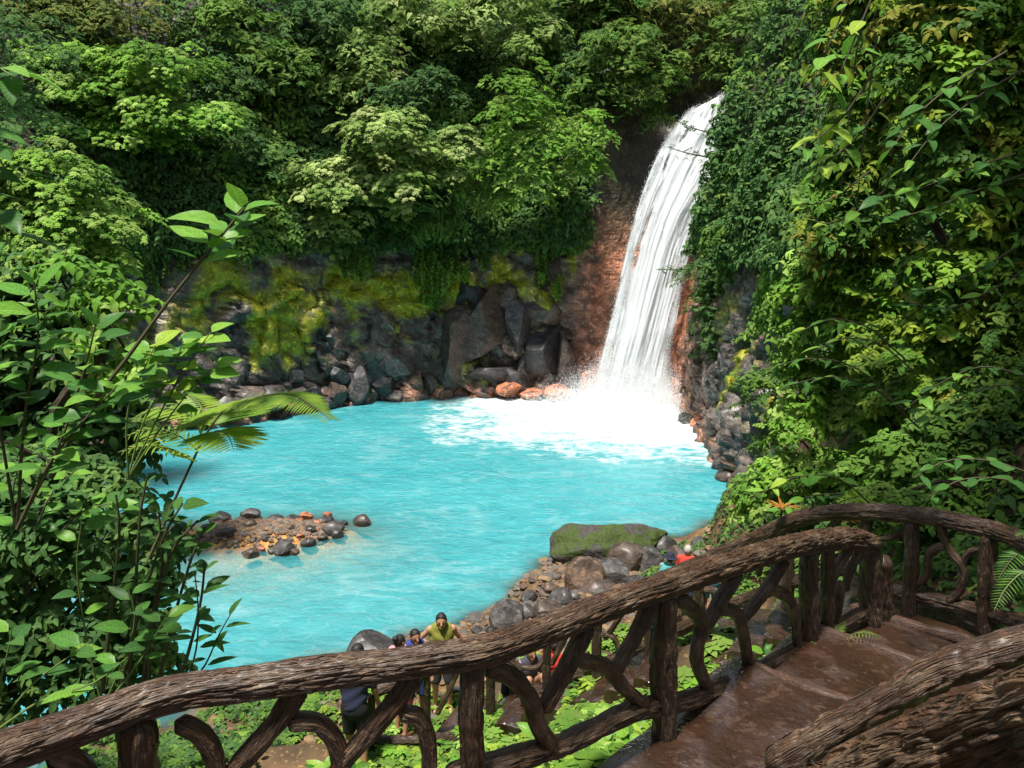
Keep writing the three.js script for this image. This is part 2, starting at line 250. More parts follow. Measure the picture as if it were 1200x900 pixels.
{
  const pos = [], uv = [], idx = [], col = [], nS = SS.length, nT = TT.length;
  for (let i = 0; i < nS; i++) for (let j = 0; j < nT; j++) {
    const c = cliffAt(SS[i], TT[j]), p = c.p; pos.push(p.x, p.y, p.z); uv.push(i * 0.09, p.y * 0.45);
    const a = fbm(p.x * 0.8, p.y * 0.5, p.z * 0.8, 4), b = fbm(p.x * 3 + 9, p.y * 2.2, p.z * 3, 3), f = fbm(p.x * 1.1 + 40, p.y * 0.35, p.z * 1.1, 4);
    let k = mix3([0.22, 0.21, 0.22], [1.25, 1.1, 1.0], sm(0.25, 0.75, a * 0.55 + b * 0.45)); k = mix3(k, [1.7, 1.15, 0.85], sm(0.5, 0.7, f) * 0.7);
    const wet = p.y - 0.0, iron = clamp(c.fall * 1.0 + sm(-0.35, 0.4, 0.9 - wet) * 0.75 * sm(0.42, 0.6, b));
    k = mix3(k, [4.6, 2.0, 1.15], clamp(iron * sm(0.28, 0.55, f * 0.6 + b * 0.5)) * 0.95);
    const m = c.low > 0 && p.y > 0.8 && c.fall < 0.4 ? mossy(p) * c.rk : 0; k = mix3(k, mix3([1.8, 2.2, 0.10], [4.6, 4.6, 0.18], b), m);
    if (c.low < 1) k = mix3(k, mix3([0.25, 0.30, 0.14], [0.5, 0.42, 0.25], a), 1 - c.low);
    col.push(...k);
    if (i < nS - 1 && j < nT - 1) { const q = i * nT + j; idx.push(q, q + nT, q + 1, q + 1, q + nT, q + nT + 1); }
  }
  const m = phy({ map: T.rock, bumpMap: T.rockBump, bumpScale: 0.22, vertexColors: true, roughness: 0.62, clearcoat: 0.4, clearcoatRoughness: 0.35, side: THREE.DoubleSide });
  structure('cliff', boxed(geom(pos, idx, uv, col), 0.42), m);
}
// ---- the near bank: a height sheet through known points [x, z, height]
const GP = [];
{
  const g = (x, z, y) => GP.push([x, z, y]), gp = (px, py, d) => { const p = at(px, py, d); g(p.x, p.z, p.y); };
  for (const x of [-14, -9, -5, -2.5, 0, 2.5, 5]) { g(x, 3, 9.3 + (x > 2 ? (x - 2) * 0.4 : 0)); g(x, 8, 15); }
  g(-1, -0.5, 9.2); g(1, -0.5, 9.3); g(0, -1.5, 8.6); g(2.5, -1.5, 9.2); g(1.2, -2.2, 8.0);
  g(-2, -2.6, 7.85); g(-1, -3, 7.85); g(0, -3.2, 7.85); g(0.9, -3.4, 7.8); g(0.5, -4, 7.8); g(-3.2, -2.2, 7.85); g(-5, -2, 8);
  g(2.2, -4.2, 7.65); g(2.1, -5.5, 7.4); g(3.0, -4.8, 7.4); g(3.2, -6.6, 7.1); g(4.1, -6.2, 7.2); g(3.6, -7.4, 7.0); g(4.6, -7.2, 7.6);
  // below the railing, down to the lower flight
  g(-0.9, -4.2, 6.9); g(0, -4.6, 6.7); g(0.9, -5.2, 6.6); g(1.7, -6.0, 6.6); g(-2, -4.2, 6.9); g(-3.2, -4.4, 6.6); g(-5, -5, 6.4); g(-8, -5, 6.6);
  g(-0.6, -6.4, 5.3); g(0.7, -6.8, 5.7); g(1.8, -7.2, 6.2); g(-2.5, -6.5, 4.9); g(-4.5, -7.5, 4.4); g(-8, -8, 3.6);
  g(-1.4, -8.8, 4.15); g(0, -8.8, 4.75); g(1.2, -8.5, 5.5); g(2.2, -8.1, 6.3); g(-3, -9, 3.8);
  // the lower path, where people stand
  g(-2.6, -11.6, 3.1); g(-1.2, -11.9, 3.12); g(-0.2, -12.2, 3.15); g(1, -12, 3.3); g(2, -12.2, 3.0); g(1.0, -10.2, 3.9); g(2.6, -10, 4.6); g(3.6, -9.4, 5.4); g(-4, -12, 2.8); g(-7, -12, 2.0); g(-1, -10.4, 3.6);
  g(3.2, -16, 2.35); g(4.2, -16, 2.4); g(4.0, -13, 3.0); g(2, -15, 2.1); g(0.5, -16, 1.5); g(-1.5, -15, 1.4); g(-3.5, -16, 0.9);
  g(5.4, -9, 8.6); g(5.2, -12, 6.0); g(5.6, -15, 5.0); g(6, -18, 4.2); g(6.6, -8, 11); g(8.5, -12, 12); g(8, -18, 8.5); g(7, -22, 3.4); g(9.5, -22, 7); g(12, -14, 17); g(12, -6, 16);
  // the water's edge and the bed beyond
  for (const [px, py] of [[130, 850], [300, 818], [420, 790], [500, 760], [570, 742], [600, 708], [625, 676], [650, 660], [700, 648], [775, 640], [850, 622]]) { const p = onY(px, py, 0); g(p.x, p.z, 0.05); const l = p.clone().setY(0).normalize(); g(p.x + l.x * 2.2, p.z + l.z * 2.2, -1.2); g(p.x + l.x * 5, p.z + l.z * 5, -2.2); g(p.x - l.x * 1.3, p.z - l.z * 1.3, 0.5); }
  g(1.4, -20, 0.7); g(3, -20, 0.9); g(4.6, -21, 1.1); g(2.6, -22.0, 0.5); g(4.4, -22.6, 0.5); g(2, -17.8, 1.2); g(4, -18.3, 1.6); g(-1, -18, 0.6);
  for (const x of [-9, -12, -16, -20]) { g(x, -16, -1.8); g(x, -12, -0.4); g(x, -22, -2.2); }
  g(-12, -7, 3); g(-16, -7, 3.4); g(-14, -3, 6.5); g(-19, -10, 2.5); for (const x of [-8, -3, 1, 6]) g(x, -31, -2.4);
}
function groundY(x, z) { let a = 0, b = 0; for (const p of GP) { const dx = p[0] - x, dz = p[1] - z, w = 1 / Math.pow(dx * dx + dz * dz + 0.06, 2.0); a += w * p[2]; b += w; } return a / b + (fbm(x * 1.1, 3, z * 1.1, 4) - 0.5) * 0.28; }
{
  const pos = [], uv = [], idx = [], col = [], x0 = -22, x1 = 13, z0 = -30, z1 = 9, n = 210, m = 230;
  for (let i = 0; i <= n; i++) for (let j = 0; j <= m; j++) {
    const x = lerp(x0, x1, i / n), z = lerp(z0, z1, j / m), y = groundY(x, z), a = fbm(x * 0.7, 8, z * 0.7, 4), w = sm(0.52, 0.66, fbm(x * 1.7, 15, z * 1.7, 4));
    pos.push(x, y, z); uv.push(x * 0.5, z * 0.5); let k = mix3([0.7, 0.8, 0.6], [1.3, 1.15, 1.0], a); k = mix3(k, [1.7, 1.5, 1.2], w * 0.6); col.push(...k);
    if (i < n && j < m) { const q = i * (m + 1) + j; idx.push(q, q + 1, q + m + 1, q + 1, q + m + 2, q + m + 1); }
  }
  structure('ground', geom(pos, idx, uv, col), std({ map: T.soil, bumpMap: T.soilBump, bumpScale: 0.06, roughness: 0.8, vertexColors: true, side: THREE.DoubleSide }));
}
// ---- the bed of the pool with the gravel bar that breaks the surface
const barAt = (x, z) => { const c = onY(325, 622, 0), dx = x - c.x, dz = z - c.z; const n = fbm(x * 0.9, 1, z * 0.9, 4) - 0.5; return Math.exp(-Math.pow(Math.hypot(dx / 3.5, (dz + dx * 0.08) / 1.75), 2.4)) * 1.0 + Math.exp(-Math.pow(Math.hypot((dx + 1.2) / 7.0, (dz - 1.6) / 4.6), 2)) * 1.12 + n * 0.3; };
const bedY = (x, z) => { const b = barAt(x, z); return -1.62 + Math.max(0, b) * 1.0; };
{
  const pos = [], uv = [], idx = [], col = [], x0 = -24, x1 = 11, z0 = -49, z1 = -14, n = 200, m = 200;
  for (let i = 0; i <= n; i++) for (let j = 0; j <= m; j++) {
    const x = lerp(x0, x1, i / n), z = lerp(z0, z1, j / m), a = fbm(x * 1.3, 2, z * 1.3, 4), b = fbm(x * 4, 5, z * 4, 3); pos.push(x, bedY(x, z) + (b - 0.5) * 0.14, z); uv.push(x * 0.5, z * 0.5);
    col.push(...mix3(mix3([3.2, 2.5, 1.3], [5.0, 4.6, 2.4], a), [6.5, 3.4, 1.4], sm(0.55, 0.7, b) * 0.5));
    if (i < n && j < m) { const q = i * (m + 1) + j; idx.push(q, q + 1, q + m + 1, q + 1, q + m + 2, q + m + 1); }
  }
  structure('pool_bed', geom(pos, idx, uv, col), std({ map: T.soil, bumpMap: T.soilBump, bumpScale: 0.05, roughness: 0.8, vertexColors: true, side: THREE.DoubleSide }));
}
// ---- the milky turquoise water; foam where the fall strikes it. How far one sees into it follows its depth.
const FB = onY(735, 476, 0);                                       // foot of the fall
const depthAt = (x, z) => Math.max(0.02, Math.min(-bedY(x, z), z > -29 ? -groundFast(x, z) : 9));
let gf = null;
function groundFast(x, z) { if (!gf) { gf = []; for (let i = 0; i <= 110; i++) { gf.push([]); for (let j = 0; j <= 60; j++) gf[i].push(groundY(-22 + i * 0.3, -30 + j * 0.3)); } } const a = clamp((x + 22) / 0.3, 0, 109.99), b = clamp((z + 30) / 0.3, 0, 59.99), i = Math.floor(a), j = Math.floor(b), u = a - i, v = b - j; return lerp(lerp(gf[i][j], gf[i + 1][j], u), lerp(gf[i][j + 1], gf[i + 1][j + 1], u), v); }
{
  const X0 = -24, X1 = 11, Z0 = -49.5, Z1 = -13;
  const streak = (x, z) => {                                       // broken foam lines from the fall, with pale ripple glints painted in
    const dx = x - FB.x, dz = z - FB.z, r = Math.hypot(dx, dz), wx = x + 1.6 * fbm(x * 0.25, 4, z * 0.25, 3), wz = z + 1.6 * fbm(x * 0.25 + 9, 7, z * 0.25, 3);
    const a = 1 - Math.abs(2 * fbm(wx * 0.75, 2, wz * 1.9, 4) - 1), b = 1 - Math.abs(2 * fbm(wx * 2.2, 12, wz * 4.2, 3) - 1);
    const boil = 1 - sm(2.8, 13.5, r * (0.75 + 0.5 * fbm(x * 0.3, 5, z * 0.3, 3)));
    const thin = sm(0.72, 1.0, a) * sm(0.45, 0.7, fbm(x * 0.5, 6, z * 0.9, 3)) * 0.3 + sm(0.88, 1.0, b) * 0.22;
    return clamp(sm(0.72 - boil * 0.66, 1.30 - boil * 0.42, a * 0.5 + b * 0.25 + 0.4 * fbm(x * 5, 2, z * 6, 3)) * sm(0, 0.15, boil) + Math.pow(boil, 4) * 0.8 + thin * (0.35 + boil));
  };
  const map = texture(1280, 1280, (u, v) => {
    const x = lerp(X0, X1, u), z = lerp(Z0, Z1, v), dep = depthAt(x, z), cl = fbm(x * 0.35, 3, z * 0.45, 4), fine = fbm(x * 1.6, 9, z * 3.0, 3), f = streak(x, z);
    let c = mix3([0.034, 0.30, 0.345], [0.078, 0.405, 0.445], clamp(cl * 0.8 + (fine - 0.5) * 0.9));
    c = mix3(c, [0.74, 0.83, 0.84], f);
    return [...c, clamp(Math.max(1 - Math.exp(-dep * 1.35), f * 0.9), 0.12, 1)];
  }, true, false);
  const bump = texture(1024, 1024, (u, v) => { const h = 0.5 * tn(u, v, 10, 16, 201, 5) + 0.5 * (1 - Math.abs(2 * tn(u, v, 16, 30, 211, 4) - 1)); return [h, h, h]; }, false);
  bump.repeat.set(5, 5);
  const pos = [], uv = [], idx = [], n = 340, m = 360;
  for (let i = 0; i <= n; i++) for (let j = 0; j <= m; j++) {
    const u = i / n, v = j / m, x = lerp(X0, X1, u), z = lerp(Z0, Z1, v), r = Math.hypot(x - FB.x, z - FB.z), k = 1 - sm(1, 12, r);
    const y = (fbm(x * 0.9, 4, z * 1.4, 4) - 0.5) * (0.07 + 0.5 * k) + 0.35 * Math.exp(-r * r / 5) + (fbm(x * 2.6, 1, z * 3.6, 2) - 0.5) * (0.035 + 0.16 * k);
    pos.push(x, y, z); uv.push(u, v);
    if (i < n && j < m) { const q = i * (m + 1) + j; idx.push(q, q + 1, q + m + 1, q + 1, q + m + 2, q + m + 1); }
  }
  structure('pool_water', geom(pos, idx, uv), phy({ map, bumpMap: bump, bumpScale: 0.09, roughness: 0.16, transparent: true, ior: 1.33, side: THREE.DoubleSide }));
}
// ---- the fall: sheets of broken water over the rock, ropes of white water, and spray
{
  const Lp = [[812, 130], [797, 147], [780, 172], [763, 210], [746, 262], [730, 330], [714, 400], [700, 455], [684, 482]], Rp = [[846, 112], [850, 135], [845, 168], [832, 210], [813, 255], [800, 310], [787, 380], [779, 440], [788, 490]], D = [51.6, 51.0, 50.2, 49.2, 48.2, 47.2, 46.4, 45.9, 45.5];
  const row = (A, t) => { const k = clamp(t * 8, 0, 7.999), i = Math.floor(k), f = k - i; return [cr(A[Math.max(0, i - 1)][0], A[i][0], A[i + 1][0], A[Math.min(8, i + 2)][0], f), cr(A[Math.max(0, i - 1)][1], A[i][1], A[i + 1][1], A[Math.min(8, i + 2)][1], f)]; };
  const fallAt = (u, t) => { const l = row(Lp, t), r = row(Rp, t), k = clamp(t * 8, 0, 7.999), i = Math.floor(k), d = lerp(D[i], D[i + 1], k - i); return at(lerp(l[0], r[0], u), lerp(l[1], r[1], u), d); };
  const g = thing('waterfall', 'tall white waterfall sliding over rust coloured rock into the turquoise pool', 'waterfall', null);
  const white = (a) => phy({ color: rgb([0.84, 0.87, 0.89]), map: a, transparent: true, roughness: 0.95, transmission: 0.42, thickness: 0, side: THREE.DoubleSide });
  const sheet = (off, s, cover) => {
    const n = 90, m = 260, pos = [], uv = [], idx = [];
    for (let i = 0; i <= n; i++) for (let j = 0; j <= m; j++) {
      const u = i / n, t = j / m, p = fallAt(lerp(-0.06, 1.06, u), t), w = lerp(2.2, 5, t);
      const d = off + (fbm(u * w * 2.2 + s, t * 5, s, 4) - 0.5) * (0.35 + 0.5 * t) + (1 - Math.abs(2 * fbm(u * w * 3.1, t * 3 + s, 9, 3) - 1)) * 0.2 + Math.sin(u * Math.PI) * 0.35;
      pos.push(p.x - d * 0.15, p.y, p.z + d); uv.push(u, t);
      if (i < n && j < m) { const q = i * (m + 1) + j; idx.push(q, q + 1, q + m + 1, q + 1, q + m + 2, q + m + 1); }
    }
    const tex = texture(512, 1024, (u, t) => {
      const w = lerp(2.2, 5, t), e = Math.min(u, 1 - u) * w, a = fbm(u * w * 4 + s, t * 14, s, 4), b = fbm(u * w * 11, t * 26 + s, 3, 3), drop = hsh(Math.floor(u * 512), Math.floor(t * 1024), s);
      const k = sm(0.05, 0.75, e + (a - 0.5) * 2.6) * 0.85 + (b - 0.5) * 0.55 + (a - 0.5) * 1.15 + cover - 0.15 * (1 - sm(0, 0.3, t)) * 0;
      return [1, 1, 1, clamp(sm(0.1, 0.8, k) * 0.98)];
    }, true, false);
    return part('water_sheet', geom(pos, idx, uv), white(tex), g);
  };
  sheet(0.15, 3, 0.22); sheet(0.5, 17, 0.02);
  // spray and drops thrown off the fall and at its foot
  const drop = new THREE.IcosahedronGeometry(1, 0), sp = new Copies(), wc = new THREE.Color(0.93, 0.95, 0.96);
  for (let i = 0; i < 70000; i++) {
    const t = Math.pow(rnd(), 0.8), side = rnd() < 0.6, u = side ? (rnd() < 0.62 ? -Math.abs(gauss()) * 0.09 + 0.06 : 1 + Math.abs(gauss()) * 0.06 - 0.05) : rnd(), p = fallAt(u, t);
    p.x += gauss() * 0.25 - 0.1; p.z += 0.5 + Math.abs(gauss()) * 0.5; p.y += gauss() * 0.2; sp.add(placed(p, UPV, 0, rr(0.004, 0.011), rr(0.01, 0.035)), wc);
  }
  for (let i = 0; i < 230000; i++) {
    const r = Math.abs(gauss()) * 4.0, a = rnd() * 6.283, h = Math.abs(gauss()) * 3.6 * Math.exp(-r / 3.4), p = V(FB.x + Math.cos(a) * r * 1.25, 0.1 + h, FB.z + Math.abs(Math.sin(a)) * r * 0.9 - 0.2);
    sp.add(placed(p, UPV, 0, rr(0.005, 0.014)), wc);
  }
  sp.build('spray', drop, std({ roughness: 0.6 }), g);
}

// ================================================================ stairs and log railings
// a railing stands as an upright curtain over a line on the ground: pixels are met with that curtain
function curtain(line) {                                          // line: points of the handrail
  return (px, py, out = 0) => {
    const r = ray(px, py); let best = null, bd = 1e9;
    for (let i = 0; i < line.length - 1; i++) {
      const a = line[i], b = line[i + 1], ex = b.x - a.x, ez = b.z - a.z, det = r.x * -ez + r.z * ex; if (Math.abs(det) < 1e-9) continue;
      const t = (a.x * -ez + a.z * ex) / det, u = Math.abs(ex) > Math.abs(ez) ? (r.x * t - a.x) / ex : (r.z * t - a.z) / ez, miss = u < 0 ? -u : u > 1 ? u - 1 : 0;
      if (t > 0 && miss < bd) { bd = miss; best = t; }
    }
    return r.clone().multiplyScalar(best + out).add(EYE);
  };
}
const railA = [[-120, 938, 2.45], [-50, 905, 2.6], [0, 884, 2.72], [60, 863, 2.85], [130, 836, 2.98], [200, 813, 3.1], [300, 799, 3.2], [400, 786, 3.28], [500, 773, 3.36], [560, 765, 3.42], [620, 746, 3.6], [700, 714, 3.9], [780, 686, 4.25], [860, 660, 4.8], [920, 642, 5.4], [965, 634, 5.85], [1000, 632, 6.2], [1026, 640, 6.4]].map((a) => at(...a));
const railB = [[1300, 672, 5.5], [1200, 634, 6.2], [1150, 618, 6.6], [1075, 604, 6.95], [1000, 600, 7.3], [940, 607, 7.6], [880, 634, 7.95], [830, 655, 8.25], [780, 676, 8.55], [730, 698, 8.8], [680, 717, 9.0], [620, 737, 9.2], [560, 762, 9.3], [500, 787, 9.35], [462, 802, 9.35], [436, 812, 9.3]].map((a) => at(...a));
const cA = curtain(railA), cB = curtain(railB);
function railing(label, cur, rail, rr0, rr1, posts, braces, bottom, rb) {
  const b = rail[Math.floor(rail.length / 2)].clone(); b.y -= 1; const g = thing('log_railing', label, 'railing', b);
  const loc = (ps) => ps.map((p) => p.clone().sub(b));
  part('handrail', log(loc(rail), (t) => rr0(t), { sides: 96, step: 0.018, relief: 0.12, knot: 0.14, fine: 9 }), MAT.bark, g);
  for (const [x0, y0, x1, y1, r, deep] of posts) { const a = cur(x0, y0), c = cur(x1, y1); c.y -= deep ?? 0.25; part('post', log(loc([a, a.clone().lerp(c, 0.35).add(V(gauss() * 0.012, 0, gauss() * 0.012)), a.clone().lerp(c, 0.7).add(V(gauss() * 0.012, 0, gauss() * 0.012)), c]), (t) => r * 0.88 * (1 + 0.10 * t), { sides: 44, step: 0.025, relief: 0.16, knot: 0.16 }), MAT.bark, g); }
  for (const [r, ...q] of braces) part('brace', log(loc(q.map(([x, y]) => cur(x, y))), (t) => r * 0.88 * (1 - 0.18 * t), { sides: 36, step: 0.025, relief: 0.15, knot: 0.18 }), MAT.bark, g);
  for (const q of bottom) part('bottom_rail', log(loc(q.map(([x, y]) => cur(x, y, 0.03))), rb, { sides: 48, step: 0.025, relief: 0.16, knot: 0.14 }), MAT.bark, g);
  return g;
}
railing('thick log railing of the upper steps with dark posts and curved branch braces', cA, railA, (t) => 0.078 - 0.012 * Math.sin(Math.PI * clamp(t * 1.05)) + 0.014 * t, 0,
  [[160, 838, 160, 930, 0.085, 0.5], [553, 775, 553, 905, 0.066, 0.35], [780, 694, 780, 868, 0.078], [948, 645, 950, 796, 0.075], [970, 640, 972, 770, 0.058], [1020, 642, 1022, 752, 0.098], [1034, 650, 1037, 745, 0.085], [-60, 905, -60, 1000, 0.07, 0.5]],
  [[0.052, [205, 845], [232, 858], [248, 880], [258, 925]], [0.058, [353, 800], [325, 845], [276, 902], [255, 930]], [0.05, [335, 846], [372, 848], [392, 868], [402, 920]],
    [0.056, [488, 790], [450, 838], [404, 892], [380, 925]], [0.048, [466, 834], [488, 840], [500, 862], [504, 930]], [0.055, [570, 782], [600, 794], [622, 822], [630, 850], [652, 884]],
    [0.056, [690, 728], [664, 782], [634, 836]], [0.05, [676, 774], [708, 780], [732, 806], [758, 828]], [0.055, [768, 698], [744, 746], [718, 792]],
    [0.054, [796, 700], [822, 732], [816, 768], [832, 812]], [0.058, [866, 668], [846, 700], [824, 738]], [0.05, [842, 712], [864, 720], [872, 748], [877, 784]],
    [0.055, [920, 655], [898, 690], [870, 726]], [0.05, [902, 688], [926, 704], [932, 730], [934, 762]], [0.05, [996, 642], [982, 664], [970, 690]], [0.042, [1009, 644], [996, 668], [990, 694]], [0.05, [984, 680], [982, 705], [980, 735]], [0.05, [60, 880], [95, 895], [110, 925]]],
  [[[520, 912], [590, 892], [660, 872], [740, 834], [800, 822], [862, 798], [925, 766], [972, 740], [1012, 718]]], 0.058);
railing('slimmer log railing along the lower flight beside the dark slope and pool', cB, railB, (t) => lerp(0.078, 0.07, t), 0,
  [[1068, 608, 1068, 702, 0.068], [1160, 624, 1160, 716, 0.075], [1016, 604, 1016, 672, 0.055], [925, 616, 925, 690, 0.06], [821, 662, 821, 732, 0.066], [760, 686, 760, 752, 0.05], [700, 712, 700, 776, 0.064], [640, 732, 642, 806, 0.056], [574, 758, 575, 850, 0.06], [500, 790, 500, 868, 0.05], [436, 814, 432, 862, 0.05]],
  [[0.042, [1100, 612], [1113, 645], [1128, 664], [1126, 690], [1110, 706]], [0.042, [1110, 638], [1090, 648], [1085, 676], [1066, 688]], [0.04, [1156, 640], [1134, 650], [1123, 694]], [0.04, [1202, 654], [1186, 682], [1180, 712]], [0.036, [1168, 684], [1152, 702]], [0.036, [1068, 618], [1048, 628], [1030, 632]],
    [0.044, [985, 606], [965, 630], [950, 668]], [0.042, [925, 630], [900, 640], [888, 676]], [0.044, [880, 642], [858, 676], [842, 706]], [0.042, [822, 690], [842, 694], [850, 716]], [0.044, [800, 676], [786, 700], [770, 738]], [0.042, [740, 700], [726, 724], [708, 750]], [0.042, [700, 742], [718, 746], [728, 768]],
    [0.044, [672, 724], [660, 752], [646, 780]], [0.042, [588, 760], [604, 778], [628, 782], [640, 770]], [0.042, [540, 776], [528, 806], [512, 838]], [0.04, [470, 804], [458, 836], [448, 858]]],
  [[[1300, 760], [1200, 730], [1166, 721], [1125, 710], [1040, 690]], [[1004, 662], [930, 682], [860, 708], [800, 736], [720, 772], [640, 806], [560, 850], [505, 866], [430, 868]]], 0.062);
// the two logs at the camera's side
{
  const big = [[800, 1020, 1.9], [940, 955, 1.68], [1050, 906, 1.5], [1130, 876, 1.38], [1200, 850, 1.27], [1300, 818, 1.12], [1420, 786, 0.98]].map((a) => at(...a)), b = big[5].clone().setY(9.0), g = thing('log_railing', 'heavy weathered log handrail with deep pale furrows above the wet steps', 'railing', b);
  part('handrail', log(big.map((p) => p.clone().sub(b)), 0.082, { sides: 140, step: 0.009, relief: 0.17, knot: 0.10, fine: 7 }), MAT.bark, g);
  part('post', log([big[6].clone().sub(b), big[6].clone().sub(b).setY(-0.5)], 0.09, { sides: 20 }), MAT.bark, g); part('post', log([big[0].clone().sub(b), big[0].clone().sub(b).setY(-1.4)], 0.085, { sides: 20 }), MAT.bark, g);
  const thin = [[900, 900, 3.05], [985, 852, 3.0], [1046, 816, 2.95], [1098, 788, 2.9], [1150, 771, 2.85], [1200, 757, 2.8], [1300, 731, 2.65], [1400, 709, 2.5]].map((a) => at(...a)), b2 = thin[6].clone().setY(8.0), h = thing('log_railing', 'thin bark covered log rail lying just beyond the heavy handrail', 'railing', b2);
  part('handrail', log(thin.map((p) => p.clone().sub(b2)), (t) => 0.066 + 0.006 * Math.sin(t * 14), { sides: 40, step: 0.012, relief: 0.2, knot: 0.2 }), MAT.bark, h);
  for (const k of [0, 7]) part('post', log([thin[k].clone().sub(b2), thin[k].clone().sub(b2).setY(-0.4)], 0.06, { sides: 16 }), MAT.bark, h);
}
// wet stone stairs: worn slabs, each a step of its own
{
  const wetMap = texture(512, 512, (u, v) => { const a = tn(u, v, 5, 5, 301, 5), b = tn(u, v, 26, 26, 305, 4); let c = mix3([0.016, 0.009, 0.006], [0.060, 0.028, 0.016], a); return mix3(c, [0.10, 0.06, 0.038], sm(0.58, 0.78, b) * 0.5); });
  const wetBump = texture(512, 512, (u, v) => { const h = 0.45 * tn(u, v, 22, 22, 311, 4) + 0.4 * (1 - Math.abs(2 * tn(u, v, 14, 14, 321, 3) - 1)) + 0.15 * tn(u, v, 90, 90, 331, 2); return [h, h, h]; }, false);
  const wetRough = texture(256, 256, (u, v) => { const h = 0.16 + 0.5 * sm(0.45, 0.7, tn(u, v, 6, 6, 341, 4)); return [h, h, h]; }, false);
  const wet = phy({ map: wetMap, bumpMap: wetBump, bumpScale: 0.03, roughness: 1, roughnessMap: wetRough, clearcoat: 0.75, clearcoatRoughness: 0.24 });
  const slab = (o, dx, dz, len, wid, y, thick, cut = 0) => {       // origin, run direction, length along the run, width across; nose worn
    const px = -dz, pz = dx, nx = Math.max(4, Math.round(len / 0.05)), nz = Math.max(4, Math.round(wid / 0.05)), pos = [], uv = [], idx = [];
    for (let i = -1; i <= nx + 1; i++) for (let j = -1; j <= nz + 1; j++) {
      const e = i < 0 || j < 0 || i > nx || j > nz, r = clamp(i, 0, nx) / nx * len, w = clamp(j, 0, nz) / nz * wid, wob = (n3(w * 2.2, y * 9, o[0]) - 0.5) * 0.16 * (r / len), x = o[0] + dx * (r + wob) + px * w, z = o[1] + dz * (r + wob) + pz * w;
      const edge = Math.min(len - r, r + 0.1, w + 0.05, wid - w + 0.05), h = y + (r / len - 0.5) * 0.07 * Math.sin(y * 37) + (fbm(x * 1.8, 6, z * 1.8, 4) - 0.5) * 0.09 + (fbm(x * 9, 1, z * 9, 2) - 0.5) * 0.014 - 0.05 * Math.pow(1 - clamp(edge / 0.12), 2);
      pos.push(x, e ? y - thick : h, z); uv.push(x * 0.8, z * 0.8); const q = (i + 1) * (nz + 3) + j + 1; if (i <= nx && j <= nz) idx.push(q, q + 1, q + nz + 3, q + 1, q + nz + 4, q + nz + 3);
    }
    return toCreasedNormals(geom(pos, idx, uv), 0.7);
  };
  const d = [0.68, -0.733], A = [railA[12].x, railA[12].z], p = [-d[1], d[0]], W = 1.75, g = thing('stone_stairs', 'wet reddish brown stone steps between the thick log railings', 'stairs', V(0, 0, 0));
  const run = (r0, r1, y) => part('step', slab([A[0] + d[0] * r0 - p[0] * 0.12, A[1] + d[1] * r0 - p[1] * 0.12], d[0], d[1], r1 - r0, W, y, 0.4), wet, g);
  run(-0.75, 1.15, 7.99); run(1.02, 2.3, 7.79); run(2.17, 3.3, 7.58); run(3.17, 4.6, 7.37);
  const litNose = phy({ map: wetMap, bumpMap: wetBump, bumpScale: 0.03, color: rgb([2.0, 1.9, 1.9]), roughness: 0.7, clearcoat: 0.15, clearcoatRoughness: 0.4 });  // paler tone for added bars that paint in the lit step edges
  for (const [r, y] of [[1.15, 7.99], [2.3, 7.79], [3.3, 7.58]]) { const e = []; for (let k = 0; k <= 6; k++) { const w = -0.12 + k / 6 * W, o2 = r - 0.02 + (n3(w * 2.2 + 0.26, y * 9, A[0]) - 0.5) * 0.12; e.push(V(A[0] + d[0] * o2 + p[0] * w, y - 0.035 + (n3(k * 1.7, y, 3) - 0.5) * 0.03, A[1] + d[1] * o2 + p[1] * w)); } part('added_lit_edge', log(e, 0.05, { sides: 14, step: 0.05, relief: 0.08, knot: 0.35, fine: 3 }), litNose, g); }
  part('landing', slab([-2.9, -3.25], 0.985, -0.17, 3.2, 1.6, 7.985, 0.4), wet, g);
  const h = thing('stone_stairs', 'brown stone steps of the lower flight going down behind the railing', 'stairs', V(0, 0, 0)), s0 = [railB[4].x + 0.3, railB[4].z + 0.1], s1 = [railB[13].x, railB[13].z], n = 15, dl = Math.hypot(s1[0] - s0[0], s1[1] - s0[1]), e = [(s1[0] - s0[0]) / dl, (s1[1] - s0[1]) / dl];
  for (let k = 0; k < n; k++) part('step', slab([s0[0] + e[0] * dl * k / n, s0[1] + e[1] * dl * k / n + 0.08], e[0], e[1], dl / n + 0.06, -1.0 * -1, lerp(7.22, 4.3, k / (n - 1)), 0.35), wet, h);
}
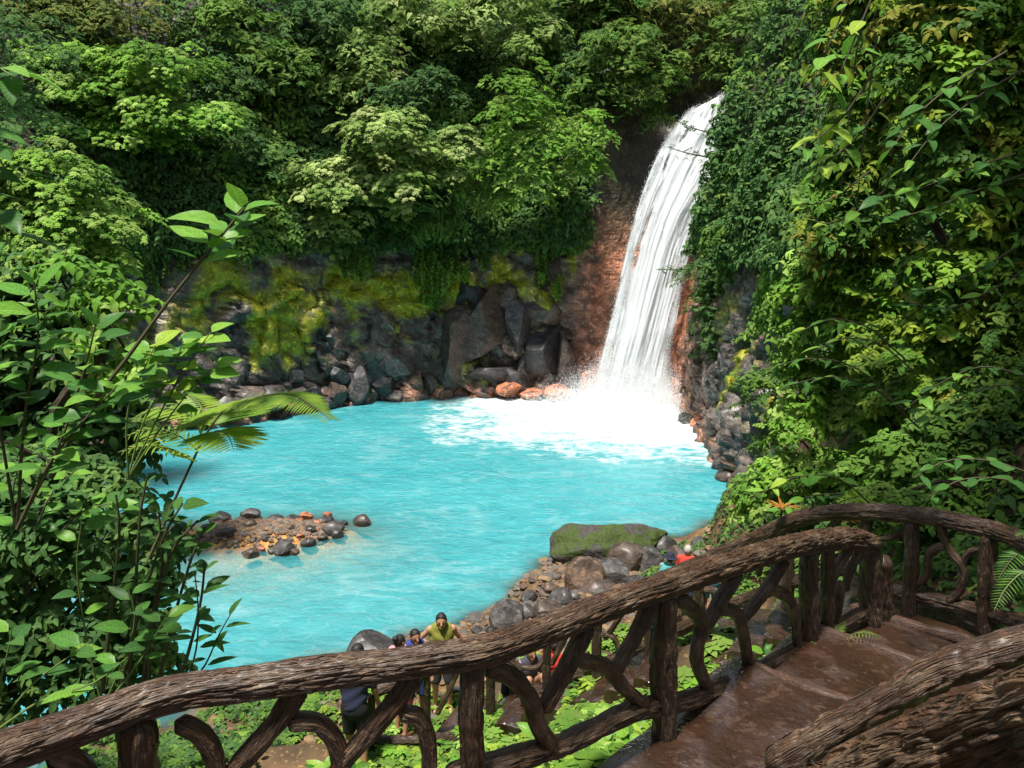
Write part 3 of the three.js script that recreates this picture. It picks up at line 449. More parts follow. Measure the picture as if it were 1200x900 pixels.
// ================================================================ boulders
{
  const mats = [[0.62, 0.6, 0.62], [0.95, 0.88, 0.86], [0.36, 0.35, 0.37], [1.0, 0.66, 0.45], [0.62, 0.46, 0.38]].map((c) => phy({ map: T.rock, bumpMap: T.rockBump, bumpScale: 0.05, color: rgb(c), roughness: 0.6, clearcoat: 0.35, clearcoatRoughness: 0.35 }));
  const rust = phy({ map: T.rock, bumpMap: T.rockBump, bumpScale: 0.05, color: rgb([3.2, 1.25, 0.65]), roughness: 0.65, clearcoat: 0.3, clearcoatRoughness: 0.4 });
  const mossMap = texture(512, 512, (u, v) => { const a = tn(u, v, 5, 5, 401, 5), b = tn(u, v, 30, 30, 411, 3); return mix3(mix3([0.03, 0.027, 0.025], [0.085, 0.075, 0.068], b), mix3([0.022, 0.04, 0.006], [0.07, 0.10, 0.014], b), sm(0.40, 0.52, a)); });
  const mossRock = phy({ map: mossMap, bumpMap: T.rockBump, bumpScale: 0.08, roughness: 0.85 });
  const put = (p, s, mat, label, group, o = {}) => { const g = rock(s[0], s[1], s[2], o), m = solo(o.name ?? 'boulder', g, mat, label, 'rock', group); m.position.copy(p); m.rotation.y = rnd() * 6.28; if (o.yaw !== undefined) m.rotation.y = o.yaw; m.rotation.z = o.tilt ?? gauss() * 0.12; return m; };
  // foot of the far cliff: [px, py, half width px, half height px, material]
  const foot = [[262, 476, 16, 10, 2], [290, 470, 14, 9, 0], [318, 468, 18, 13, 2], [345, 462, 13, 10, 4], [365, 466, 16, 14, 2], [392, 462, 17, 13, 4], [378, 476, 11, 8, 2], [418, 452, 14, 18, 0], [432, 464, 13, 9, 3], [440, 430, 14, 17, 2], [466, 428, 20, 16, 1], [452, 450, 16, 14, 2], [484, 448, 15, 13, 3], [468, 465, 18, 7, 4], [502, 452, 13, 15, 4], [520, 464, 16, 6, 3], [395, 440, 12, 12, 2], [345, 440, 10, 9, 2], [240, 490, 16, 9, 4], [330, 486, 10, 5, 3],
    [536, 408, 28, 42, 4, 1], [572, 380, 26, 40, 4, 1], [556, 440, 34, 28, 2, 1], [604, 384, 16, 36, 0, 1], [634, 352, 28, 32, 4, 1], [636, 408, 28, 34, 2, 1], [598, 446, 26, 22, 2, 1], [662, 432, 18, 34, 4, 1], [582, 402, 10, 24, 2, 1], [618, 440, 15, 24, 1, 1], [646, 322, 20, 18, 4, 1], [520, 436, 18, 26, 2, 1], [548, 352, 20, 18, 2, 1], [598, 346, 18, 18, 4, 1]];
  const SH = [[205, 507], [300, 494], [385, 478], [440, 470], [520, 466], [700, 465]], shoreD = (px) => { let i = 0; while (i < 4 && SH[i + 1][0] < px) i++; return -onY(px, lerp(SH[i][1], SH[i + 1][1], clamp((px - SH[i][0]) / (SH[i + 1][0] - SH[i][0]))), 0).z; };
  const D0 = (px) => -onY(px, 466, 0).z;
  for (const [px, py, hw, hh, k, big] of foot) { const d = shoreD(px) + (big ? rr(0.4, 0.85) : rr(-0.1, 0.35)) + (466 - py) * 0.009, s = d / 950; put(at(px, py, d), [hw * s * rr(0.95, 1.5), hh * s * rr(1.0, 1.5), Math.max(hw, hh) * s * 0.9], mats[k], big ? 'tall fractured slab of brown rock in the cliff left of the fall' : 'dark wet boulder packed into the foot of the mossy cliff', big ? 'fractured slabs of the far cliff' : 'boulders at the foot of the far cliff', { detail: big ? 3 : 2, cuts: big ? 9 : 13, rough: big ? 0.08 : 0.15, deep: big ? 0.42 : 0.5, yaw: gauss() * 0.6, tilt: gauss() * 0.5, crease: 0.3 }); }
  for (const [px, py, hw, hh] of [[596, 455, 18, 10], [655, 458, 22, 11], [622, 462, 18, 7], [690, 452, 10, 20], [780, 425, 7, 26], [776, 462, 8, 14]]) { const d = D0(px) - 0.2, s = d / 950; put(at(px, py, d + (px > 690 ? 0.9 : 0)), [hw * s, hh * s, hw * s], rust, 'rust stained boulder beside the white foot of the waterfall', 'rust stained boulders by the waterfall', { detail: 2, cuts: 8, yaw: 0 }); }
  // right shore under the cliff
  for (const [px, py, hw, k] of [[806, 492, 12, 2], [822, 505, 12, 3], [838, 522, 14, 2], [846, 545, 16, 2], [858, 560, 20, 4], [872, 545, 22, 2], [880, 575, 22, 2], [862, 582, 16, 4], [895, 560, 26, 2], [890, 525, 22, 0], [868, 510, 20, 2], [905, 590, 22, 2], [850, 480, 20, 2], [835, 470, 18, 4]]) { const p = onY(px, Math.max(py + 4, 495), 0), d = -p.z + 0.3, s = d / 950; put(at(px, py, d), [hw * s * 1.1, hw * s * 0.85, hw * s], mats[k], 'dark boulder on the shore under the right hand cliff', 'boulders under the cliff by the fall', { detail: 1, cuts: 10 }); }
  // the near shore
  const near = [[712, 638, 62, 24, -1, 'long low boulder carpeted with dark moss at the water edge'], [685, 676, 22, 22, 3, 'smooth rounded brown boulder beside the water'], [596, 727, 22, 22, 0, 'pointed grey boulder with a pale tip at the pool edge'], [434, 764, 31, 22, 2, 'broad rounded grey boulder behind the bathers'], [658, 702, 14, 13, 0], [622, 700, 10, 8, 2], [640, 716, 18, 12, 4], [618, 718, 12, 10, 0], [700, 690, 20, 14, 4], [720, 672, 22, 16, 0], [735, 655, 22, 18, 4], [760, 660, 16, 18, 0], [775, 640, 18, 14, 2], [795, 652, 14, 12, 4], [745, 690, 18, 14, 2], [765, 680, 16, 14, 4], [690, 712, 16, 10, 3], [665, 722, 14, 9, 4], [575, 742, 10, 7, 4], [560, 740, 8, 5, 2], [604, 744, 9, 7, 1], [640, 738, 12, 8, 0], [820, 640, 14, 10, 2], [700, 655, 16, 10, 2], [660, 655, 12, 6, 2], [645, 690, 8, 6, 3], [672, 700, 9, 7, 1], [712, 705, 12, 8, 1], [730, 715, 12, 8, 0]];
  for (const [px, py, hw, hh, k, label] of near) {
    let p = onY(px, py + hh * 0.6, 0.35); const gy = groundY(p.x, p.z); p = onY(px, py + hh * 0.5, clamp(gy, 0.05, 3)); const d = -p.z, s = Math.hypot(d, EYE.y - p.y) / FOC; p.y += hh * s * 0.35;
    const stone = put(p, [hw * s * 1.12, hh * s * 1.25, Math.min(hw, hh * 1.6) * s], k < 0 ? mossRock : mats[k], label ?? 'brown grey rock among the jumble on the near shore', label ? undefined : 'rocks on the near shore', { detail: k < 0 ? 3 : hw > 18 ? 2 : 1, cuts: label?.includes('rounded') ? 4 : 11, rough: k < 0 ? 0.30 : 0.09, deep: k < 0 ? 0.80 : 0.62, yaw: gauss() * 0.2, tilt: 0 });
    if (k < 0) { const C = new Copies(), q = stone.geometry.attributes.position, nn = stone.geometry.attributes.normal, tuft = blade(0.5, 0.2, 0.3, 1); for (let i = 0; i < 5200; i++) { const j = Math.floor(rnd() * q.count), P = V(q.getX(j), q.getY(j), q.getZ(j)), N = V(nn.getX(j), nn.getY(j), nn.getZ(j)); if (N.y < 0.05 || fbm(P.x * 1.6, P.y * 1.6, P.z * 1.6 + 5, 3) < 0.5) continue; P.add(V(gauss() * 0.06, 0, gauss() * 0.06)); const c = pick([[0.035, 0.055, 0.010], [0.06, 0.08, 0.012], [0.025, 0.035, 0.010], [0.09, 0.10, 0.016]]); C.add(aimed(P, V(gauss(), 0.4 + rnd(), gauss()), V(0.1, 1, 0.3), rr(0.05, 0.12)), rgb(c)); } C.build('moss', tuft, MAT.leaf, stone); }
  }
  // the gravel bar
  for (const [px, py, hw, k] of [[257, 605, 13, 2], [294, 602, 12, 0], [323, 608, 9, 2], [342, 609, 10, 2], [359, 603, 8, 9], [380, 609, 11, 2], [391, 618, 13, 0], [425, 609, 11, 4], [294, 621, 9, 3], [266, 628, 12, 2], [315, 625, 5, 1], [330, 624, 5, 3], [334, 640, 16, 0], [361, 634, 9, 2], [364, 623, 8, 2], [294, 647, 10, 4], [312, 633, 6, 0], [341, 626, 6, 3], [243, 618, 9, 2], [394, 624, 9, 2], [350, 614, 6, 9], [372, 615, 6, 9], [304, 612, 5, 3], [282, 612, 6, 4], [277, 620, 5, 3], [326, 617, 6, 0], [352, 630, 5, 9], [378, 628, 6, 4], [345, 645, 6, 3], [307, 641, 5, 9], [256, 612, 6, 3], [384, 602, 6, 9], [318, 645, 5, 1], [232, 628, 7, 4], [403, 612, 5, 2]]) {
    const p = onY(px, py + hw * 0.3, 0.06), s = Math.hypot(p.z, EYE.y) / FOC; p.y = Math.max(0.02, bedY(p.x, p.z)) + hw * s * 0.3; put(p, [hw * s * 1.05, hw * s * rr(0.55, 0.75), hw * s * 0.85], k === 9 ? rust : mats[k], k === 9 || k === 3 ? 'small rust red stone on the gravel bar in the turquoise pool' : 'dark grey stone on the gravel bar in the turquoise pool', k === 9 || k === 3 ? 'red stones on the gravel bar' : 'grey stones on the gravel bar', { name: 'stone', detail: 0, cuts: 9, yaw: gauss() * 0.4, tilt: 0 });
  }
  const pebble = [rock(1, 0.65, 0.85, { detail: 0, cuts: 9 }), rock(0.9, 0.55, 1, { detail: 0, cuts: 9 })], pc = [[0.16, 0.10, 0.06], [0.10, 0.09, 0.08], [0.20, 0.13, 0.07], [0.15, 0.125, 0.10], [0.21, 0.11, 0.06]], pm = std({ roughness: 0.7, bumpMap: T.rockBump, bumpScale: 0.02 });
  const bar = new Copies(), shore = new Copies(), c0 = onY(325, 622, 0);
  for (let i = 0; i < 2600; i++) { const x = c0.x + gauss() * 2.9, z = c0.z + gauss() * 1.4, y = bedY(x, z); if (y < -0.14) continue; bar.add(placed(V(x, y + 0.02, z), V(gauss() * 0.3, 1, gauss() * 0.3), rnd() * 6, rr(0.03, 0.13)), tinted(pick(pc), 0.8, 1.5)); }
  stuff(bar.build('gravel', pebble[0], pm, scene), 'mixed brown and rust gravel heaped on the low bar in the pool', 'gravel');
  for (let i = 0; i < 9000; i++) { const x = rr(-6, 6), z = rr(-26, -11), y = groundY(x, z); if (y < -0.1 || y > 3.2 || (y > 1.7 && rnd() < 0.75)) continue; shore.add(placed(V(x, y + 0.01, z), V(gauss() * 0.3, 1, gauss() * 0.3), rnd() * 6, rr(0.03, 0.14) * (rnd() < 0.06 ? 2 : 1)), tinted(pick(pc), 0.7, 1.3)); }
  stuff(shore.build('gravel', pebble[1], pm, scene), 'brown and grey gravel scattered along the near shore and lower path', 'gravel');
}

// ================================================================ vegetation
const S = {};
{
  const lf = (w, b = 0.25) => blade(w, 0.22, b, 4), put = (g, p, dir, up, s, w = s) => g.clone().applyMatrix4(aimed(p, dir, up, s, w));
  const rosette = (n, w, tilt) => { const a = []; for (let i = 0; i < n; i++) { const t = i * 2.4, e = i / n; a.push(put(lf(w), V(0, e * 0.10, 0), V(Math.cos(t), tilt * (0.2 + e), Math.sin(t)), UPV, 0.62 - 0.22 * e, 0.62)); } return mergeGeometries(a); };
  const spray = (n, w, droop) => { const a = []; for (let i = 0; i < n; i++) { const t = i / (n - 1), s = i % 2 ? 1 : -1, p = V(t * 0.75 - 0.3, -droop * t * t, 0); a.push(put(lf(w, 0.3), p, V(0.55 + 0.4 * t, 0.1 - 0.35 * t, s * (1 - 0.6 * t)), V(gauss() * 0.3, 1, gauss() * 0.3), 0.44 - 0.12 * t)); } a.push(put(lf(w), V(0.45, -droop, 0), V(1, -0.5, 0), UPV, 0.4)); return mergeGeometries(a); };
  const hang = (n, w) => { const a = []; for (let i = 0; i < n; i++) { const t = i / n, s = i * 2.1; a.push(put(lf(w, 0.3), V(gauss() * 0.05, -t * 1.1, gauss() * 0.05), V(Math.cos(s), -0.7, Math.sin(s)), V(Math.cos(s) * 0.7, 0.8, Math.sin(s) * 0.7), rr(0.26, 0.42))); } return mergeGeometries(a); };
  const frond = () => { const a = []; for (let k = 0; k < 6; k++) { const yaw = k * 1.05 + gauss() * 0.2; for (let i = 1; i < 9; i++) { const t = i / 9, x = t * 0.9, y = 0.35 * t - 0.55 * t * t; for (const s of [-1, 1]) a.push(put(blade(0.3, 0.1, 0.2, 1), V(x, y, 0), V(0.35, -0.15, s), UPV, 0.24 * Math.sin(Math.PI * (0.12 + 0.85 * t)), 0.2).applyMatrix4(M4().makeRotationY(yaw))); } } return mergeGeometries(a); };
  const tuft = () => { const a = []; for (let i = 0; i < 10; i++) { const t = i * 2.4; a.push(put(blade(0.5, 0.2, 0.3, 1), V(0, 0, 0), V(Math.cos(t), rr(0.1, 1.0), Math.sin(t)), UPV, rr(0.5, 0.9))); } return mergeGeometries(a); };
  const loose = (n, w) => { const a = []; for (let i = 0; i < n; i++) { const t = i * 2.4 + gauss() * 0.4; a.push(put(lf(w, 0.3), V(gauss() * 0.28, gauss() * 0.2, gauss() * 0.28), V(Math.cos(t), gauss() * 0.45 - 0.2, Math.sin(t)), V(gauss() * 0.55, 1, gauss() * 0.55), rr(0.34, 0.6))); } return mergeGeometries(a); };
  S.loose = loose(6, 0.52); S.looseNarrow = loose(7, 0.36);
  S.rosette = rosette(10, 0.5, 0.12); S.rosetteFine = rosette(12, 0.26, 0.05); S.spray = spray(9, 0.42, 0.18); S.sprayWide = spray(7, 0.62, 0.12); S.sprayFine = spray(13, 0.30, 0.25); S.hang = hang(9, 0.66); S.frond = frond(); S.tuft = tuft();
}
const PAL = {                                                      // base colours of leaves
  sage: [[0.23, 0.35, 0.08], [0.31, 0.43, 0.12], [0.16, 0.28, 0.05], [0.40, 0.48, 0.17]],
  mid: [[0.11, 0.22, 0.03], [0.14, 0.26, 0.04], [0.08, 0.18, 0.03], [0.18, 0.29, 0.05]],
  bright: [[0.17, 0.34, 0.035], [0.22, 0.40, 0.05], [0.12, 0.27, 0.03], [0.29, 0.44, 0.09]],
  olive: [[0.13, 0.19, 0.03], [0.19, 0.23, 0.045], [0.10, 0.16, 0.03], [0.23, 0.23, 0.05]],
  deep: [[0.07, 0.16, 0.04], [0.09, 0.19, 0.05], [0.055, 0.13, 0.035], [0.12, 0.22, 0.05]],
  lime: [[0.25, 0.36, 0.04], [0.30, 0.40, 0.05], [0.20, 0.32, 0.04], [0.17, 0.30, 0.05]],
  vine: [[0.13, 0.27, 0.025], [0.18, 0.32, 0.03], [0.08, 0.19, 0.025], [0.24, 0.33, 0.03], [0.10, 0.23, 0.03], [0.22, 0.23, 0.03], [0.07, 0.17, 0.025]],
  moss: [[0.30, 0.33, 0.012], [0.38, 0.39, 0.015], [0.20, 0.25, 0.012], [0.26, 0.31, 0.012]],
};
// one leafy lobe: flat clumps of sprigs over an uneven ball, tops facing the light
function lobe(C, c, r, o) {
  const area = (r.x * r.y + r.x * r.z + r.y * r.z) * 4.2, clumps = Math.max(5, Math.round(area / (o.clump * o.clump * 2.2) * (o.dense ?? 1)));
  for (let i = 0; i < clumps; i++) {
    const d = V(gauss(), gauss() + 0.25, gauss() + 0.22).normalize(), e = rr(0.62, 1.06) * (0.5 + 0.95 * n3(d.x * 2.3 + c.x, d.y * 2.3 + c.y, d.z * 2.3)), q = c.clone().add(V(d.x * r.x * e, d.y * r.y * e, d.z * r.z * e));
    const rc = o.clump * rr(0.7, 1.35), k = Math.round((o.per ?? 16) * rr(0.7, 1.3)), tone = pick(PAL[o.pal]), br = rr(0.75, 1.25), up = V(d.x * 0.75 + gauss() * 0.15, 1, d.z * 0.75 + 0.15 + gauss() * 0.15).normalize(), qt = Q(UPV, up);
    for (let j = 0; j < k; j++) {
      const a = rnd() * 6.283, w = Math.sqrt(rnd()) * rc, p = V(Math.cos(a) * w, gauss() * rc * 0.16 - 0.28 * w * w / rc, Math.sin(a) * w).applyQuaternion(qt).add(q);
      const t2 = rnd() < 0.2 ? pick(PAL[o.pal]) : tone, f = br * rr(0.82, 1.18);
      C.add(placed(p, V(up.x + gauss() * 0.28 + Math.cos(a) * 0.25, 1, up.z + gauss() * 0.28 + Math.sin(a) * 0.25), o.yaw ? -a + gauss() * 0.6 : rnd() * 6.283, o.size * rr(0.75, 1.25)), new THREE.Color(t2[0] * f, t2[1] * f, t2[2] * f));
    }
  }
}
// a tree: bent trunk, limbs to its lobes, crown of leaves. lobes: [px, py, rx px, ry px, extra depth]
function tree(name, label, group, d, lobes, o) {
  const L = lobes.map(([px, py, rx, ry, dd = 0]) => { const c = at(px, py, d + dd), s = c.distanceTo(EYE) / FOC; return { c, r: V(rx * s, ry * s, Math.max(rx, ry) * s * (o.deep ?? 0.7)) }; });
  const mid = L.reduce((a, l) => a.add(l.c), V(0, 0, 0)).multiplyScalar(1 / L.length), base = mid.clone().add(o.root ?? V(0.4, -4.5, -6)), g = thing(name, label, 'tree', base, group);
  const loc = (p) => p.clone().sub(base), tr = o.trunk ?? 0.16, fork = base.clone().lerp(mid, 0.55).add(V(gauss() * 0.3, 0.5, gauss() * 0.3));
  part('trunk', stem([V(0, -0.4, 0), loc(base.clone().lerp(fork, 0.5).add(V(gauss() * 0.2, 0.3, 0.2))), loc(fork)], tr, tr * 0.7, 9, 0.3), o.bark ?? MAT.trunk, g);
  for (const l of L) part('limb', stem([loc(fork), loc(fork.clone().lerp(l.c, 0.5).add(V(gauss() * 0.3, 0.4, gauss() * 0.3))), loc(l.c.clone().add(V(0, l.r.y * 0.3, 0)))], tr * 0.5, tr * 0.12, 6, 0.3), o.bark ?? MAT.trunk, g);
  const A = new Copies(), B = new Copies(), C = { add: (m, c) => (rnd() < 0.26 ? B : A).add(m, c) }; for (const l of L) lobe(C, loc(l.c), l.r, { clump: 0.75, size: 0.42, per: 16, pal: 'mid', ...o });
  A.build('crown', S[o.sprig ?? 'spray'], MAT.leaf, g); B.build('crown', S[o.sprig2 ?? 'loose'], MAT.leaf, g);
  return g;
}
const FAR = 'forest trees on the far slope';
tree('umbrella_tree', 'pale sage leaved tree spreading over the mossy cliff left of the fall', undefined, 46.6, [[455, 168, 64, 34], [405, 222, 60, 34], [382, 272, 44, 26, 0.5], [478, 220, 44, 24, -0.6], [540, 182, 30, 30], [352, 225, 26, 26, 1], [450, 205, 60, 30, 1.2]], { pal: 'sage', sprig: 'rosette', size: 0.34, clump: 0.7, per: 24 });
tree('tiered_tree', 'tree with wide flat tiers of bright leaves on the left slope', undefined, 43, [[112, 112, 92, 20], [205, 138, 88, 17], [110, 160, 90, 17], [178, 76, 74, 17], [262, 132, 40, 12], [60, 75, 60, 22], [60, 140, 60, 20], [95, 190, 50, 14]], { pal: 'bright', sprig: 'rosette', size: 0.28, clump: 0.6, per: 22, root: V(-1.5, -5, -5) });
tree('leafy_tree', 'dense domed tree with glossy pale leaves above the left shore', undefined, 24, [[40, 215, 74, 36], [72, 268, 80, 42], [98, 325, 58, 40], [25, 320, 64, 54], [20, 260, 60, 50], [60, 375, 60, 40]], { pal: 'bright', sprig: 'rosette', size: 0.21, clump: 0.42, per: 22, root: V(-2.5, -4.5, -2) });
tree('leafy_tree', 'small round pale crown high on the slope above the umbrella shaped tree', undefined, 51, [[432, 68, 48, 28], [402, 104, 36, 24], [455, 95, 30, 20]], { pal: 'sage', size: 0.34, per: 22 });
tree('leafy_tree', 'feathery yellow green tree on the skyline ridge between darker crowns', undefined, 53, [[500, 22, 66, 28], [585, 18, 62, 30], [625, 48, 46, 30], [540, 40, 40, 22]], { pal: 'sage', sprig: 'sprayFine', size: 0.4, per: 24 });
tree('spreading_tree', 'wide olive tree with thin dark limbs above the lip of the fall', undefined, 55.5, [[720, 62, 70, 44], [800, 36, 76, 38], [828, 84, 46, 26], [690, 118, 46, 34], [756, 112, 44, 26], [745, 20, 60, 30]], { pal: 'olive', sprig: 'sprayFine', size: 0.36, dense: 0.72, per: 20, trunk: 0.22 });
tree('leafy_tree', 'bright green tree hung with vines on the cliff top left of the fall', undefined, 47, [[600, 130, 44, 44], [648, 172, 46, 44], [622, 215, 44, 30], [690, 165, 32, 34], [590, 185, 30, 40], [700, 205, 24, 20]], { pal: 'bright', sprig: 'spray', size: 0.32, per: 24 });
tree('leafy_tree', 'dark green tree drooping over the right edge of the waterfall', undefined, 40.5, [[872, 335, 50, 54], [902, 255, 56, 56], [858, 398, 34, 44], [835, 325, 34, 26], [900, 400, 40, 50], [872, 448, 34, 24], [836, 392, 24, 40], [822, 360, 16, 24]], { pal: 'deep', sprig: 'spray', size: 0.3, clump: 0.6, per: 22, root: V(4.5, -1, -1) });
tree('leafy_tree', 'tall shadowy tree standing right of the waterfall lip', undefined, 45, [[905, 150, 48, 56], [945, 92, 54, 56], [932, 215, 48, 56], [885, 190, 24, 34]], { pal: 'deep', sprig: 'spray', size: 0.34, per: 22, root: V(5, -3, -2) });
const far = (label, d, lobes, o) => tree('forest_tree', label, FAR, d, lobes, { per: 20, ...o, size: o.size * 0.8 });
far('forest tree right above the lip of the fall beside the bare trunk', 53, [[882, 36, 52, 38], [848, 74, 30, 24]], { pal: 'mid', size: 0.45 }); far('fine leaved tree between the tiered tree and the small round crown', 50, [[272, 48, 66, 42], [330, 92, 52, 40]], { pal: 'mid', sprig: 'sprayFine', size: 0.5 }); far('olive crowned tree at the top of the slope above the tiered tree', 46, [[40, 30, 80, 40], [125, 22, 66, 30]], { pal: 'olive', size: 0.42 });
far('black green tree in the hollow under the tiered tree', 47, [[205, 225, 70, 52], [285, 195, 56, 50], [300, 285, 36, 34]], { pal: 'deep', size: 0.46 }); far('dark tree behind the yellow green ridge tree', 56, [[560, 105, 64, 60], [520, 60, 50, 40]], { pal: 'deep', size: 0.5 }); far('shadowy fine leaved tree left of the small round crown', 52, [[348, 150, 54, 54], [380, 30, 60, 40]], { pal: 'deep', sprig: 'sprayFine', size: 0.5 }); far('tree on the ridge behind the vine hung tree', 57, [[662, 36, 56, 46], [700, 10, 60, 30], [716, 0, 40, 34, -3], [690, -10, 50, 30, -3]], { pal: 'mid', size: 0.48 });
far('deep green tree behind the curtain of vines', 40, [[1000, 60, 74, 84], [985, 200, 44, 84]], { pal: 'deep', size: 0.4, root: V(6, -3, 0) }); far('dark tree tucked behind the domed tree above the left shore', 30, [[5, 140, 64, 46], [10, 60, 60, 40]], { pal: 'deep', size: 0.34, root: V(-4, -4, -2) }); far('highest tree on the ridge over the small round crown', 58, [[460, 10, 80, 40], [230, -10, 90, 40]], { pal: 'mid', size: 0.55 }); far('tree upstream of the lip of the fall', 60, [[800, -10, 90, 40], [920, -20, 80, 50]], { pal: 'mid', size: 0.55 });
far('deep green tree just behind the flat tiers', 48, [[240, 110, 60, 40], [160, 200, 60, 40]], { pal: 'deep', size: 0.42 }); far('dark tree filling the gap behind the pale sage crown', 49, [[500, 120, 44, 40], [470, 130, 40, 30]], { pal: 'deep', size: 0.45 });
far('mass of hanging vines on the ledge between sage tree and moss', 47.5, [[560, 225, 40, 24], [510, 262, 40, 18]], { pal: 'mid', sprig: 'hang', size: 0.55, clump: 0.6, per: 10 });
{ // the pale bare trunk beyond the fall
  const a = at(925, -60, 44), b = at(920, 120, 44), g = thing('bare_tree', 'slender pale bare trunk rising right of the waterfall', 'tree', b); part('trunk', stem([V(0, -4, 0), V(0, 0, 0), a.clone().sub(b).multiplyScalar(0.5).add(V(0.05, 0, 0)), a.clone().sub(b)], 0.2, 0.15, 10, 0.4), MAT.pale, g);
  const C = new Copies(); lobe(C, a.clone().sub(b), V(2.5, 1.5, 2), { clump: 0.7, size: 0.4, per: 12, pal: 'mid' }); C.build('crown', S.spray, MAT.leaf, g);
}
for (const [pts, n, label] of [[[[893, 150], [882, 168], [850, 160], [812, 150], [790, 140]], 16, 'dark leafy branch reaching across the top of the waterfall'], [[[890, 182], [860, 186], [830, 184], [800, 178], [784, 172]], 9, 'thin bare twig crossing the white water below the lip'], [[[870, 318], [835, 312], [800, 316], [770, 316]], 22, 'low leafy branch hanging in front of the middle of the fall']]) {
  const P = pts.map(([x, y]) => at(x, y, 44.5)), b = P[0].clone(), g = thing('branch', label, 'branch', b); part('twig', stem(P.map((p) => p.clone().sub(b)), 0.07, 0.02, 6, 0.2), MAT.stem, g);
  const c = new THREE.CatmullRomCurve3(P), C = new Copies(); for (let i = 0; i < n * 3; i++) { const p = c.getPoint(0.25 + 0.75 * rnd()).sub(b); p.y += gauss() * 0.25; C.add(placed(p, V(gauss() * 0.4, 1, gauss() * 0.4), rnd() * 6.28, rr(0.25, 0.42)), rgb(pick(PAL.deep))); } C.build('foliage', S.spray, MAT.leaf, g);
}
{ // undergrowth that clothes the slope above the rock, and vines and moss on the rock itself
  const U = new Copies(), H = new Copies(), W = new Copies(), F = new Copies();
  for (let i = 0; i < 52000; i++) {
    const s = 2.2 + rnd() * 17.3, t = 4.25 + Math.pow(rnd(), 1.2) * 4.1, c = cliffAt(s, t); if (c.fall > 0.35 && t < 7.2 && rnd() < c.fall * 1.2) continue;
    const p = c.p.clone().add(V(-c.o[0] * rr(-0.1, 0.9), rr(-0.1, 0.7), -c.o[1] * rr(-0.1, 0.9))), q = fbm(p.x * 0.3, p.y * 0.3, p.z * 0.3, 3), pal = q > 0.56 ? PAL.mid : q > 0.5 ? PAL.deep : PAL.deep;
    (rnd() < 0.16 ? F : U).add(placed(p, V(-c.o[0] * 0.7 + gauss() * 0.3, 1, -c.o[1] * 0.7 + gauss() * 0.3), rnd() * 6.28, rr(0.4, 0.85)), tinted(pick(pal), 0.8, 1.3));
  }
  for (let i = 0; i < 12000; i++) {
    const s = 2.4 + rnd() * 15.5, t = 3.0 + rnd() * 2.5, c = cliffAt(s, t); if (c.fall > 0.25) continue; const q = fbm(c.p.x * 0.45 + 4, 1, c.p.z * 0.45, 3); if (t < 3.0 + (0.78 - q) * 3.6) continue;
    H.add(placed(c.p.clone().add(V(-c.o[0] * rr(0.05, 0.5), 0.2, -c.o[1] * rr(0.05, 0.5))), V(gauss() * 0.2, 1, gauss() * 0.2), rnd() * 6.28, rr(0.4, 0.9)), tinted(pick(q > 0.55 ? PAL.bright : PAL.mid), 0.6, 1.1));
  }
  for (let i = 0; i < 130000; i++) {
    const s = 2.4 + rnd() * 15.2, t = 1.3 + rnd() * 4.2, c = cliffAt(s, t); if (c.fall > 0.3 || mossy(c.p) * c.rk < 0.45 + 0.4 * rnd()) continue;
    W.add(placed(c.p.clone().add(V(-c.o[0] * 0.03, 0, -c.o[1] * 0.03)), V(-c.o[0] * 1.4 + gauss() * 0.5, 0.8, -c.o[1] * 1.4 + gauss() * 0.5), rnd() * 6.28, rr(0.09, 0.26)), tinted(pick(PAL.moss), 0.9, 1.8));
  }
  stuff(U.build('undergrowth', S.loose, MAT.leaf, scene), 'dark leafy undergrowth clothing the slopes round the pool', 'undergrowth'); stuff(F.build('ferns_undergrowth', S.frond, MAT.leaf, scene), 'small ferns scattered through the undergrowth of the slopes', 'ferns');
  stuff(H.build('vines', S.hang, MAT.leaf, scene), 'leafy vines hanging down the upper rock of the cliff', 'vines'); stuff(W.build('moss', S.tuft, MAT.leaf, scene), 'yellow green moss cushions on the wet cliff rock', 'moss');
}
// ---- the right hand wall of vines
const wall = (name, label, d, lobes, o) => tree(name, label, undefined, d, lobes, { sprig2: 'sprayWide', pal: 'vine', sprig: 'loose', size: 0.27, clump: 0.32, per: 14, deep: 0.55, trunk: 0.09, root: V(1.8, -3, -0.6), ...o });
wall('vine_tree', 'tall tree curtained in yellow green vines at the edge of the gorge', 12.5, [[1012, 40, 48, 60], [1000, 150, 44, 74], [985, 255, 46, 70], [1045, 130, 60, 90], [1030, 330, 60, 70], [1055, 20, 60, 60]], { sprig: 'looseNarrow', size: 0.28 });
wall('vine_shrub', 'leafy shrub bulging from the slope below the curtain of vines', 13.2, [[958, 395, 48, 56], [1000, 470, 62, 66], [938, 465, 30, 46], [1010, 380, 50, 50], [955, 330, 36, 40]], { pal: 'bright', size: 0.26 });
wall('vine_tree', 'dark tree wrapped in creepers over the right side of the landing', 9.8, [[1120, 250, 66, 100], [1150, 110, 80, 90], [1110, 400, 80, 80], [1190, 330, 60, 120], [1180, 210, 60, 90], [1090, 60, 50, 80]], { pal: 'vine', size: 0.24, clump: 0.26 });
wall('broadleaf_shrub', 'deep green shrub in the shade above the landing railing', 9.0, [[1130, 520, 70, 50], [1190, 470, 60, 80], [1070, 540, 60, 40], [1190, 570, 60, 30]], { pal: 'mid', size: 0.22, clump: 0.24, root: V(0.8, -1.4, -0.3) });
